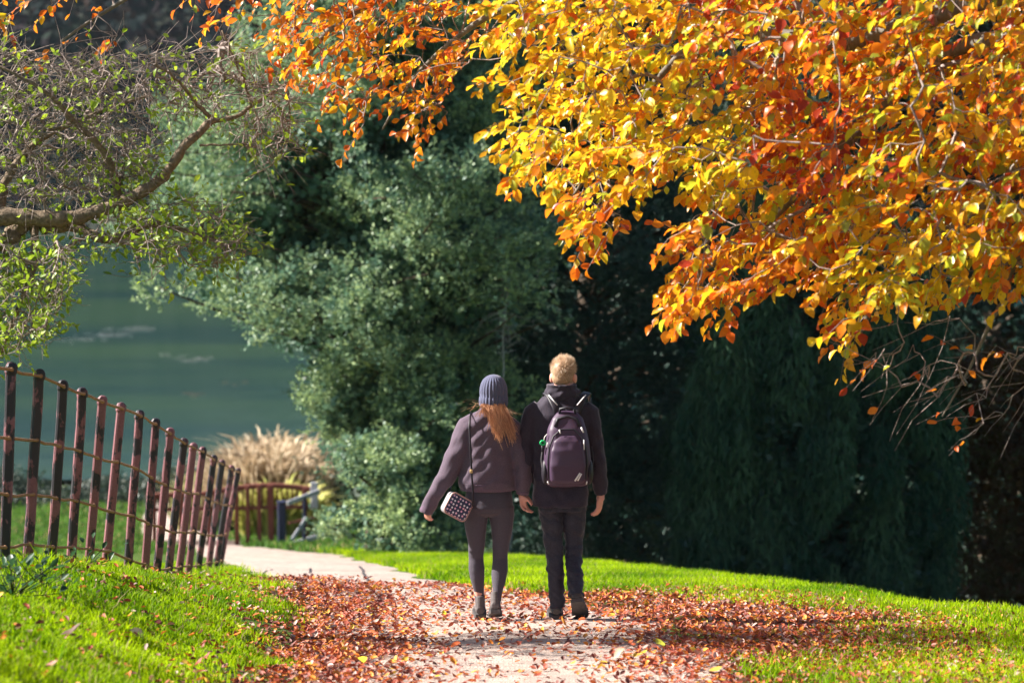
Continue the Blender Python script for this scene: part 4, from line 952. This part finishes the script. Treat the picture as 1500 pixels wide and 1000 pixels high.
def shoe(mb, sole, heel, toe, up_h, w, upv=(0, 0, 1)):
    """heel and toe are ground contact points"""
    h = Vector(heel); t_ = Vector(toe); f = (t_ - h); L = f.length; f.normalize(); u = Vector(upv); u = (u - f * u.dot(f)).normalized(); s = f.cross(u)
    M_ = Matrix((s, f, u)).transposed()
    def q(y, z): return h + f * y * L + u * z
    prof = [(-.03, w * .62, .03, .075), (.06, w * .8, .03, .09), (.22, w * .85, .03, .095), (.42, w * .82, .03, .088), (.6, w * .98, .028, .066), (.78, w * 1.0, .026, .05), (.92, w * .8, .026, .042), (1.0, w * .42, .026, .036)]
    V = []; n = 12
    for y, hw, z0, z1 in prof:
        for k in range(n):
            a_ = 2 * PI * k / n; cz = (z0 + z1) / 2; V.append(q(y, cz) + s * hw * math.cos(a_) + u * (z1 - z0) / 2 * 1.1 * math.sin(a_))
    F = [tuple(range(n - 1, -1, -1)), tuple(range((len(prof) - 1) * n, len(prof) * n))]
    for i_ in range(len(prof) - 1):
        for k in range(n): j = (k + 1) % n; F.append((i_ * n + k, i_ * n + j, i_ * n + n + j, i_ * n + n + k))
    mb.add(V, F); mb.tube([q(.14, .06), q(.16, up_h)], [(w * .78, w * .98), (w * .74, w * .95)], 12, ref=f)
    Vs = []
    for z in (0, .028):
        for y, hw, _, _ in prof: Vs.append(q(y * 1.03, z) + s * (hw + .004))
        for y, hw, _, _ in prof[::-1]: Vs.append(q(y * 1.03, z) - s * (hw + .004))
    m_ = 16; F = [tuple(range(m_)), tuple(range(2 * m_ - 1, m_ - 1, -1))]
    for k in range(m_): j = (k + 1) % m_; F.append((k, k + m_, j + m_, j))
    sole.add(Vs, F)

def strands(name, roots, dirs, length, width, r, cA, cB, parent, grav=.5, seg=4, curl=.2):
    n = len(roots); dirs = dirs / np.linalg.norm(dirs, axis=1, keepdims=True); pts = [roots]; d_ = dirs.copy(); w_ = r.normal(size=(n, 3)) * curl
    for k in range(seg):
        d_ = d_ + np.array([0, 0, -grav]) / seg + w_ / seg; d_ /= np.linalg.norm(d_, axis=1, keepdims=True); pts.append(pts[-1] + d_ * (length / seg)[:, None])
    sd = np.cross(dirs, r.normal(size=(n, 3))); sd /= np.linalg.norm(sd, axis=1, keepdims=True) + 1e-9; V = []
    for k, p_ in enumerate(pts):
        wk = width * (1 - .75 * k / seg); V += [p_ - sd * wk, p_ + sd * wk]
    V = np.stack(V, 1).reshape(-1, 3); m_ = (seg + 1) * 2; fs = [[2 * k, 2 * k + 1, 2 * k + 3, 2 * k + 2] for k in range(seg)]
    F = (np.arange(n)[:, None, None] * m_ + np.array(fs)[None]).reshape(-1, 4); f = r.random((n, 1)); c = np.array(cA) * (1 - f) + np.array(cB) * f
    o = link(name, bulk(name, V, F, np.repeat(c, m_, 0)), M_hair, parent); return o

CD = 19.2
# ---- the man
o = gp(826, 911, CD); MO = Vector((o.x, CD, float(pz(o.x, CD)) + .004))
mb = MB(); MH = Vector((-.005, .015, 1.652)); head(mb, MH, 1.02, -.3)
mb.tube([(-.01, -.01, 1.62), (-.015, -.015, 1.5), (-.02, -.01, 1.42)], [(.058, .06), (.06, .062), (.09, .075)], 14)
mb.rings([(.84, -.02, 0, .15, .10), (.95, -.02, 0, .145, .095), (1.1, -.02, 0, .14, .095), (1.3, -.02, 0, .165, .11), (1.42, -.02, 0, .17, .09), (1.48, -.02, 0, .1, .06)], 20)
RA = [(.16, 0, 1.42), (.195, -.01, 1.25), (.222, -.015, 1.06), (.24, .01, .95), (.251, .035, .84)]
LA = [(-.205, 0, 1.42), (-.25, -.01, 1.25), (-.27, -.02, 1.08), (-.285, -.01, .95), (-.287, .0, .86)]
mb.tube(RA, [.05, .047, .042, .036, .027], 12); mb.tube(LA, [.05, .047, .042, .036, .027], 12)
LL = [(-.10, 0, .86), (-.085, .005, .68), (-.07, .015, .49), (-.058, -.005, .30), (-.046, -.015, .09)]
RL = [(.075, 0, .86), (.07, .03, .68), (.068, .06, .48), (.071, -.05, .33), (.079, -.175, .195)]
mb.tube(LL, [.072, .06, .042, .036, .03], 12); mb.tube(RL, [.072, .06, .042, .032, .03], 12)
hand(mb, RA[-1], (-.12, .1, -1), (-.85, .45, 0), 1.04, .42, 1)
hand(mb, LA[-1], (.15, -.05, -1), (.8, -.5, 0), 1.0, .55, -1)
man = mb.fuse('person', M_skin, None, .0065, 3, loc=MO); tag(man, 'fair haired person in dark coat and trousers, walking away holding hands', 'person', 'couple walking down the path')
# coat
mb = MB()
mb.rings([(.772, -.026, 0, .188, .132), (.80, -.026, 0, .192, .135), (1.0, -.024, 0, .188, .130), (1.15, -.022, 0, .192, .130), (1.3, -.022, 0, .205, .134), (1.40, -.022, 0, .215, .125), (1.455, -.022, 0, .19, .108), (1.50, -.02, -.005, .14, .095), (1.535, -.018, -.008, .10, .09)], 30, 2.4)
RS = [(.135, 0, 1.42), (.16, 0, 1.41), (.192, -.01, 1.25), (.222, -.018, 1.06), (.238, .008, .95), (.25, .03, .85)]
mb.tube(RS, [.072, .078, .071, .064, .056, .047], 14)
LS = [(-.175, 0, 1.42), (-.2, 0, 1.41), (-.25, -.01, 1.25), (-.27, -.02, 1.08), (-.282, -.01, .96), (-.285, 0, .875)]
mb.tube(LS, [.072, .078, .07, .063, .056, .046], 14)
coat = mb.fuse('coat', M_coat, man, .0075, 3, .0042, .13, seed=4)
mb = MB(); mb.rings([(1.50, -.02, 0, .115, .102), (1.53, -.02, -.003, .107, .1), (1.585, -.018, -.005, .104, .098), (1.605, -.018, -.005, .108, .102), (1.60, -.018, -.005, .085, .08)], 26); mb.tube([(-.115, -.0, 1.555), (-.09, -.05, 1.545), (-.02, -.085, 1.535), (.06, -.06, 1.545), (.095, 0, 1.555)], [.024, .03, .034, .03, .022], 10)
mb.fuse('collar', M_coat, coat, .007, 3, .002, .06, seed=6)
# trousers
mb = MB(); mb.rings([(.74, -.015, 0, .155, .115), (.80, -.018, 0, .165, .12), (.90, -.02, 0, .155, .11), (.95, -.02, 0, .15, .105)], 24)
mb.tube([(-.098, 0, .84), (-.092, 0, .76), (-.083, .005, .64), (-.070, .012, .50), (-.062, .0, .38), (-.053, -.012, .25), (-.045, -.018, .10), (-.044, -.018, .075)], [.09, .085, .074, .063, .058, .056, .053, .055], 16)
mb.tube([(.07, 0, .84), (.07, .015, .76), (.069, .035, .64), (.068, .055, .50), (.068, .02, .40), (.072, -.07, .30), (.078, -.17, .195), (.079, -.18, .18)], [.09, .085, .074, .062, .058, .056, .053, .055], 16)
mb.fuse('trousers', M_trous, man, .0065, 2, .0042, .075, seed=9)
for nm, hl, te, ht_, upv in (('shoe', (-.05, -.055, .0), (-.062, .215, .0), .095, (0, 0, 1)), ('shoe', (.086, -.245, .15), (.118, -.03, -.0), .10, (-.05, .75, .8))):
    mb = MB(); so = MB(); shoe(mb, so, hl, te, ht_, .052, upv); s_ = mb.fuse('shoe', M_shoe, man, .005, 2); so.build('sole', M_sole, s_, False)
# hair
mb = MB(); Rz = Matrix.Rotation(-.3, 3, 'Z'); mb.ball(MH + Vector((0, -.016, .042)), (.079, .097, .093), 24, 16, Rz); mb.ball(MH + Rz @ Vector((0, -.05, -.005)), (.067, .056, .06), 18, 12, Rz); mb.fuse('hair', mat('fair_hair', (.30, .18, .11), (.42, .27, .17), 90, .5, .6, .006, .4, stretch=(1, 1, .25)), man, .006, 3, 0)
r = np.random.default_rng(71); n = 7000; v = r.normal(size=(n, 3)); v /= np.linalg.norm(v, axis=1, keepdims=True); v = v[(v[:, 2] > -.7) & ((v[:, 1] < .45) | (v[:, 2] > .5)) & ((np.abs(v[:, 0]) < .75) | (v[:, 2] > .05))]; n = len(v)
roots = np.array(MH) + np.array((0, -.018, .036)) + v * np.array((.080, .094, .092)); top_ = np.clip((v[:, 2:3] - .15) / .5, 0, 1); tang = np.array((0, 0, -1.0)) - v * (-v[:, 2:3]); up_d = (tang * 1.0 + v * .30) * (1 - top_) + (v * .55 + np.array((.25, .35, .75)) + .3 * np.sin(v * 11 + 1)) * top_
strands('hair_strands', roots, up_d + r.normal(size=(n, 3)) * .16, np.interp(v[:, 2], [-.7, .1, .6, 1], [.012, .017, .028, .034]) * r.uniform(.6, 1.25, n), .0011, r, (.42, .27, .17), (.86, .68, .50), man, .1, 3, .1)

# ---- the woman
o = gp(716, 911, CD); WO = Vector((o.x, CD, float(pz(o.x, CD)) + .004))
mb = MB(); WH = Vector((.033, .02, 1.525)); head(mb, WH, .93, .15)
mb.tube([(.03, 0, 1.46), (.02, -.005, 1.40), (.01, 0, 1.34)], [(.046, .05), (.05, .052), (.08, .06)], 12)
mb.rings([(.76, 0, 0, .15, .10), (.88, 0, 0, .15, .10), (1.02, 0, 0, .115, .085), (1.2, 0, 0, .13, .095), (1.33, .005, 0, .145, .085), (1.39, .01, 0, .08, .055)], 20)
WLA = [(-.135, 0, 1.345), (-.2, -.01, 1.2), (-.262, -.02, 1.07), (-.34, -.0, .93), (-.398, .01, .80)]
WRA = [(.155, 0, 1.34), (.195, -.02, 1.19), (.228, -.04, 1.05), (.232, -.035, .95), (.226, -.02, .865)]
mb.tube(WLA, [.042, .038, .034, .03, .023], 10); mb.tube(WRA, [.042, .038, .034, .03, .023], 10)
WLL = [(-.085, 0, .80), (-.09, .03, .62), (-.088, .08, .42), (-.078, .09, .28), (-.062, .095, .10)]
WRL = [(.085, 0, .80), (.09, .02, .62), (.076, .035, .42), (.068, -.01, .28), (.052, -.07, .14)]
mb.tube(WLL, [.075, .062, .044, .042, .028], 12); mb.tube(WRL, [.075, .062, .044, .044, .028], 12)
hand(mb, WLA[-1], (-.25, .1, -1), (.7, .6, 0), .88, .5, -1)
hand(mb, WRA[-1], (.10, .06, -1), (.75, .6, 0), .88, .62, 1)
wom = mb.fuse('person', M_skin, None, .006, 3, loc=WO); tag(wom, 'long haired person in beanie, grey sweatshirt and leggings, walking away holding hands', 'person', 'couple walking down the path')
mb = MB()
mb.rings([(.895, -.008, 0, .178, .125), (.915, -.008, 0, .19, .136), (.95, -.008, 0, .198, .142), (1.02, -.006, 0, .192, .135), (1.12, -.004, 0, .178, .125), (1.22, 0, 0, .168, .122), (1.31, .005, 0, .172, .115), (1.37, .008, 0, .165, .098), (1.415, .012, 0, .12, .078), (1.445, .02, 0, .07, .062), (1.455, .022, 0, .062, .056)], 30, 2.25)
mb.tube([(-.09, 0, 1.34), (-.125, 0, 1.33), (-.185, -.01, 1.2), (-.243, -.02, 1.08), (-.30, -.01, .97), (-.36, .0, .87), (-.385, .01, .83), (-.418, .018, .755), (-.43, .02, .735)], [.08, .085, .082, .071, .064, .057, .050, .045, .044], 16)
mb.tube([(.12, 0, 1.33), (.15, 0, 1.32), (.195, -.02, 1.19), (.232, -.04, 1.05), (.238, -.038, .96), (.232, -.028, .90), (.229, -.02, .875)], [.075, .075, .066, .058, .056, .05, .038], 16)
sw = mb.fuse('sweatshirt', M_sweat, wom, .0075, 4, .0042, .15, seed=21)
mb = MB(); mb.rings([(.715, 0, 0, .10, .06), (.74, 0, 0, .145, .10), (.775, 0, 0, .165, .12), (.82, 0, 0, .166, .118), (.90, 0, 0, .152, .105), (.95, 0, 0, .14, .098)], 24)
mb.tube([(-.085, 0, .78), (-.090, .01, .71), (-.088, .025, .62), (-.084, .05, .52), (-.088, .075, .42), (-.083, .075, .33), (-.076, .08, .25), (-.066, .095, .17), (-.062, .095, .10)], [.09, .084, .073, .059, .051, .055, .046, .034, .033], 16)
mb.tube([(.085, 0, .78), (.088, .005, .71), (.09, .015, .62), (.083, .03, .52), (.076, .035, .42), (.075, .01, .34), (.068, -.02, .27), (.058, -.055, .20), (.053, -.075, .14)], [.09, .085, .073, .059, .051, .057, .048, .034, .033], 16)
mb.fuse('leggings', M_legg, wom, .0065, 3, .0012, .1, seed=23)
for hl, te, upv in (((-.058, .05, .0), (-.07, .29, .0), (0, 0, 1)), ((.046, -.125, .065), (.042, .105, .0), (0, .3, 1))):
    mb = MB(); so = MB(); shoe(mb, so, hl, te, .15, .045, upv); s_ = mb.fuse('shoe', M_shoew, wom, .005, 2); so.build('sole', M_sole, s_, False)
mb = MB(); mb.rings([(.892, -.008, 0, .181, .128), (.893, -.008, 0, .184, .131), (.93, -.008, 0, .187, .134), (.945, -.008, 0, .1955, .1415), (.945, -.008, 0, .18, .12)], 40, 2.25); mb.build('hem_band', M_cuff, sw)
mb = MB(); mb.tube([(-.412, .016, .772), (-.43, .02, .737), (-.431, .02, .733)], [.0475, .0465, .041], 18); mb.build('cuff', M_cuff, sw)
mb = MB(); mb.tube([(.2335, -.027, .905), (.2285, -.02, .868), (.228, -.02, .864)], [.0475, .0435, .036], 18); mb.build('cuff', M_cuff, sw)
# beanie with ribs
V = []; n = 120; prof = [(1.468, .084), (1.462, .090), (1.475, .0945), (1.50, .0955), (1.527, .0935), (1.531, .0895), (1.56, .0915), (1.59, .0895), (1.62, .082), (1.645, .069), (1.665, .05), (1.676, .028), (1.68, .008)]
for z, q in prof:
    for k in range(n):
        a_ = 2 * PI * k / n; rib = 1 + .042 * math.cos(a_ * 24) * min(1, q / .06); lean = (z - 1.47) * -.02
        V.append((WH.x + q * rib * math.cos(a_), .005 + lean + q * 1.12 * rib * math.sin(a_), z))
F = [tuple(range((len(prof) - 1) * n, len(prof) * n))]
for i_ in range(len(prof) - 1):
    for k in range(n): j = (k + 1) % n; F.append((i_ * n + k, i_ * n + j, i_ * n + n + j, i_ * n + n + k))
mb = MB(); mb.add(V, F); mb.build('beanie', M_beanie, wom)
# long hair
r = np.random.default_rng(81)
def lock(n, x0, x1, y0, zs, tgt, spread, cA, cB, name='hair'):
    rt = np.stack([r.uniform(x0, x1, n), y0 + r.normal(size=n) * .012, zs + r.normal(size=n) * .008], 1); end = np.array(tgt)[None] + r.normal(size=(n, 3)) * np.array(spread)
    mid = (rt + end) / 2 + np.array((0, -.028, .02)) + r.normal(size=(n, 3)) * .008; pts = [rt]
    for u in (.25, .5, .75, 1): pts.append((1 - u) ** 2 * rt + 2 * u * (1 - u) * mid + u * u * end + np.sin(u * 9 + r.random((n, 1)) * 6) * .004)
    w_ = np.stack([np.ones(n), .35 * np.ones(n), 0 * np.ones(n)], 1) * (.0022 * r.uniform(.6, 1.3, n))[:, None]; V = []
    for k, p_ in enumerate(pts): V += [p_ - w_ * (1 - .15 * k), p_ + w_ * (1 - .15 * k)]
    V = np.stack(V, 1).reshape(-1, 3); F = (np.arange(n)[:, None, None] * 10 + np.array([[2 * k, 2 * k + 1, 2 * k + 3, 2 * k + 2] for k in range(4)])[None]).reshape(-1, 4)
    f = r.random((n, 1)); return V, F, np.repeat(np.array(cA) * (1 - f) + np.array(cB) * f, 10, 0)
HA, HB = (.36, .15, .08), (.72, .40, .23); parts = []
y_ = -.085
for args in ((420, -.03, .09, y_, 1.475, (.075, -.135, 1.31), (.016, .012, .035)), (300, .03, .11, y_ + .01, 1.475, (.165, -.125, 1.285), (.015, .012, .03)), (300, -.04, .05, y_, 1.475, (.05, -.135, 1.35), (.018, .012, .03)), (60, -.05, .0, y_ + .01, 1.475, (-.03, -.115, 1.42), (.02, .012, .012)), (10, -.055, .0, y_ + .02, 1.478, (-.15, -.06, 1.44), (.03, .03, .03)), (9, .05, .1, y_ + .02, 1.45, (.2, -.08, 1.42), (.02, .03, .004)), (220, .04, .11, y_ + .03, 1.475, (.12, -.11, 1.34), (.03, .02, .04))):
    parts.append(lock(*args, HA, HB))
off = 0; Vs, Fs, Cs = [], [], []
for V, F, c in parts: Vs.append(V); Fs.append(F + off); Cs.append(c); off += len(V)
link('hair', bulk('hair', np.concatenate(Vs), np.concatenate(Fs), np.concatenate(Cs)), M_hair, wom)

# ---- backpack
bp = empty('backpack', tuple(MO + Vector((.018, -.20, .93)))); bp.scale = (1.07, 1, 1.02); tag(bp, 'dark plum backpack with pale reflective slashes on the back of the coat', 'backpack')
K = Vector((.018, -.20, .93))   # its lowest point in the man's frame
mb = MB(); mb.rings([(.0, 0, .02, .10, .045), (.012, 0, .015, .128, .07), (.06, 0, .01, .146, .088), (.16, 0, .01, .15, .095), (.28, 0, .012, .142, .09), (.38, 0, .02, .122, .075), (.45, 0, .03, .095, .056), (.485, 0, .04, .065, .035), (.497, 0, .045, .03, .02)], 30, 2.7)
mb.fuse('body', M_pack, bp, .0065, 3, .0016, .1, seed=31)
mb = MB(); mb.rings([(.03, 0, -.07, .095, .02), (.05, 0, -.078, .108, .028), (.15, 0, -.085, .112, .034), (.25, 0, -.078, .104, .032), (.31, 0, -.066, .085, .026), (.345, 0, -.055, .05, .016)], 26, 2.8); pk = mb.fuse('front_pocket', M_pack, bp, .006, 3, .0012, .08, seed=33)
mb = MB(); mb.tube([(-.118, -.07, .06), (-.122, -.075, .18), (-.113, -.07, .27), (-.088, -.065, .34), (-.04, -.05, .385), (.04, -.05, .385), (.088, -.065, .34), (.113, -.07, .27), (.122, -.075, .18), (.118, -.07, .06)], [.0055] * 10, 6); mb.build('zip', M_packd, bp)
mb = MB(); mb.tube([(-.075, -.035, .40), (-.06, -.02, .45), (0, -.01, .468), (.06, -.02, .45), (.075, -.035, .40)], [.012] * 5, 8); mb.build('yoke_seam', M_packd, bp)
mb = MB(); mb.tube([(-.05, .02, .48), (-.045, .01, .515), (0, .005, .525), (.045, .01, .515), (.05, .02, .48)], [(.008, .014)] * 5, 8); mb.build('handle', M_packd, bp)
for sx in (-1, 1):
    mb = MB(); mb.tube([Vector((sx * .05, .06, .45)), Vector((sx * .07, .085, .52)), Vector((sx * .105, .13, .59)), Vector((sx * .13, .22, .60)), Vector((sx * .15, .33, .54)), Vector((sx * .155, .36, .40)), Vector((sx * .17, .33, .22)), Vector((sx * .19, .22, .10)), Vector((sx * .14, .09, .05))], [(.028, .007)] * 6 + [(.014, .004)] * 3, 8, ref=(0, -.6, .8)); st = mb.build('strap', M_packd, bp)
    mb = MB(); mb.tube([Vector((sx * .062, .052, .535)), Vector((sx * .118, .10, .598))], [(.0042, .003)] * 2, 6, ref=(0, -.7, .7)); mb.build('reflective_trim', M_refl, st)
    mb = MB(); mb.tube([Vector((sx * .132, .0, .02)), Vector((sx * .15, .02, .05)), Vector((sx * .165, .06, .17)), Vector((sx * .155, .075, .26))], [.004] * 4, 6); mb.build('edge_cord', M_refl if sx < 0 else M_packd, bp)
def tape(p, q, w, parent=bp):
    mb = MB(); mb.tube([Vector(p), Vector(q)], [(w, .0022)] * 2, 6, ref=(0, 1, 0)); return mb.build('reflective_stripe', M_refl, parent)
tape((.045, -.114, .052), (.078, -.112, .105), .0055); tape((.063, -.114, .054), (.087, -.112, .10), .0045)
tape((-.052, -.062, .385), (-.045, -.072, .36), .004); tape((.085, -.055, .40), (.10, -.06, .365), .005); tape((.102, -.078, .32), (.103, -.084, .255), .0035); tape((-.125, -.05, .30), (-.13, -.05, .265), .0035); tape((-.125, -.075, .045), (-.118, -.072, .025), .004); tape((.122, -.075, .045), (.118, -.072, .025), .004)
for sx in (-1, 1):
    mb = MB(); mb.ball((sx * .14, .005, .10), (.024, .055, .085), 14, 10); mb.build('side_pocket', M_packd, bp)
# green clip hanging on the pack
cl = empty('key_clip', tuple(MO + K + Vector((-.165, -.03, .29)))); tag(cl, 'small green clip with a dark fob hanging on the left of the backpack', 'clip')
mb = MB(); mb.tube([(math.cos(a_) * .016, 0, .01 + math.sin(a_) * .013) for a_ in np.linspace(0, 2 * PI, 13)], [.0075] * 13, 8); mb.build('ring', M_greenp, cl)
mb = MB(); mb.box((0, 0, -.03), (.022, .014, .045), None, .004); mb.build('fob', M_packd, cl)
mb = MB(); mb.tube([(0.005, 0, .02), (.012, 0, .05), (.03, .0, .07)], [.003] * 3, 6); mb.build('loop', M_refl, cl)

# ---- shoulder bag
m_dots, t, p = nt('dotted_print'); mp = mapped(t, (1, 1, 1), 'Object', (R(-90), 0, 0)); vo = t.nodes.new('ShaderNodeTexVoronoi'); vo.voronoi_dimensions = '2D'; vo.inputs['Scale'].default_value = 40; vo.inputs['Randomness'].default_value = .3; t.links.new(mp, vo.inputs['Vector'])
mx = t.nodes.new('ShaderNodeMix'); mx.data_type = 'RGBA'; t.links.new(ramp(t, vo.outputs['Distance'], [(.25, (1, 1, 1)), (.30, (0, 0, 0))]), mx.inputs[0]); mx.inputs[6].default_value = (.022, .022, .075, 1)
t.links.new(ramp(t, vo.outputs['Color'], [(.3, (.75, .70, .78)), (.6, (.78, .42, .55))]), mx.inputs[7]); t.links.new(mx.outputs[2], p.inputs['Base Color']); p.inputs['Roughness'].default_value = .5
m_sil = mat('silver_side', (.24, .23, .25), (.34, .33, .35), 40, .4, .2); m_pip = mat('rose_piping', (.42, .22, .2), (.52, .3, .28), 60, .5, .1)
sb = empty('shoulder_bag', tuple(WO + Vector((-.215, -.15, .80)))); tag(sb, 'small navy dotted bag on a thin strap at the hip beside the grey sweatshirt', 'handbag'); sb.rotation_euler = (0, R(30), R(24))
def rrect(hw, hh, cr, y, m_=7):
    out = []
    for cx_, cz_, a0 in ((hw - cr, hh - cr, 0), (-hw + cr, hh - cr, 90), (-hw + cr, -hh + cr, 180), (hw - cr, -hh + cr, 270)):
        for k in range(m_): a_ = R(a0 + 90 * k / (m_ - 1)); out.append((cx_ + cr * math.cos(a_), y, cz_ + cr * math.sin(a_)))
    return out
def shell(lst, name, m_, parent):
    V = []; n = len(lst[0]); F = []
    for q in lst: V += q
    for i_ in range(len(lst) - 1):
        for k in range(n): j = (k + 1) % n; F.append((i_ * n + k, i_ * n + n + k, i_ * n + n + j, i_ * n + j))
    F.append(tuple(range(n))); F.append(tuple(range(len(V) - 1, len(V) - n - 1, -1))); mb = MB(); mb.add(V, F); return mb.build(name, m_, parent)
hw, hh = .088, .075
shell([rrect(hw - .004, hh - .004, .028, -.034), rrect(hw, hh, .03, -.03), rrect(hw, hh, .03, .035)], 'gusset', m_sil, sb)
shell([rrect(hw - .022, hh - .022, .022, -.042), rrect(hw - .008, hh - .008, .027, -.038), rrect(hw - .006, hh - .006, .028, -.03)], 'front_panel', m_dots, sb)
mb = MB(); q = rrect(hw, hh, .03, -.033); mb.tube(q + [q[0]], [.0045] * (len(q) + 1), 6, ref=(0, 1, 0)); mb.build('piping', m_pip, sb)
mb = MB(); q = rrect(hw + .001, hh + .001, .03, 0.0); mb.tube(q[:14], [.003] * 14, 6, ref=(0, 1, 0)); mb.build('zip', M_packd, sb)
Ri = (Matrix.Rotation(R(24), 3, 'Z') @ Matrix.Rotation(R(30), 3, 'Y')).inverted()
def bl(x, y, z): return Ri @ (Vector((x, y, z)) - Vector((-.215, -.15, .80)))
mb = MB(); mb.tube([bl(-.105, -.15, .80), bl(-.105, -.155, .90), bl(-.112, -.155, 1.0), bl(-.122, -.147, 1.2), bl(-.128, -.13, 1.33), bl(-.125, -.085, 1.395), bl(-.12, 0, 1.425), bl(-.12, .09, 1.38), bl(-.15, .15, 1.2), bl(-.22, .16, 1.0), bl(-.26, .08, .90), bl(-.27, -.1, .87)], [(.0075, .003)] * 12, 6, ref=(0, -1, .2)); mb.build('strap', M_packd, sb)
mb = MB(); mb.box(bl(-.117, -.158, 1.04), (.018, .008, .024), Ri, .002); mb.build('buckle', M_gold, sb)
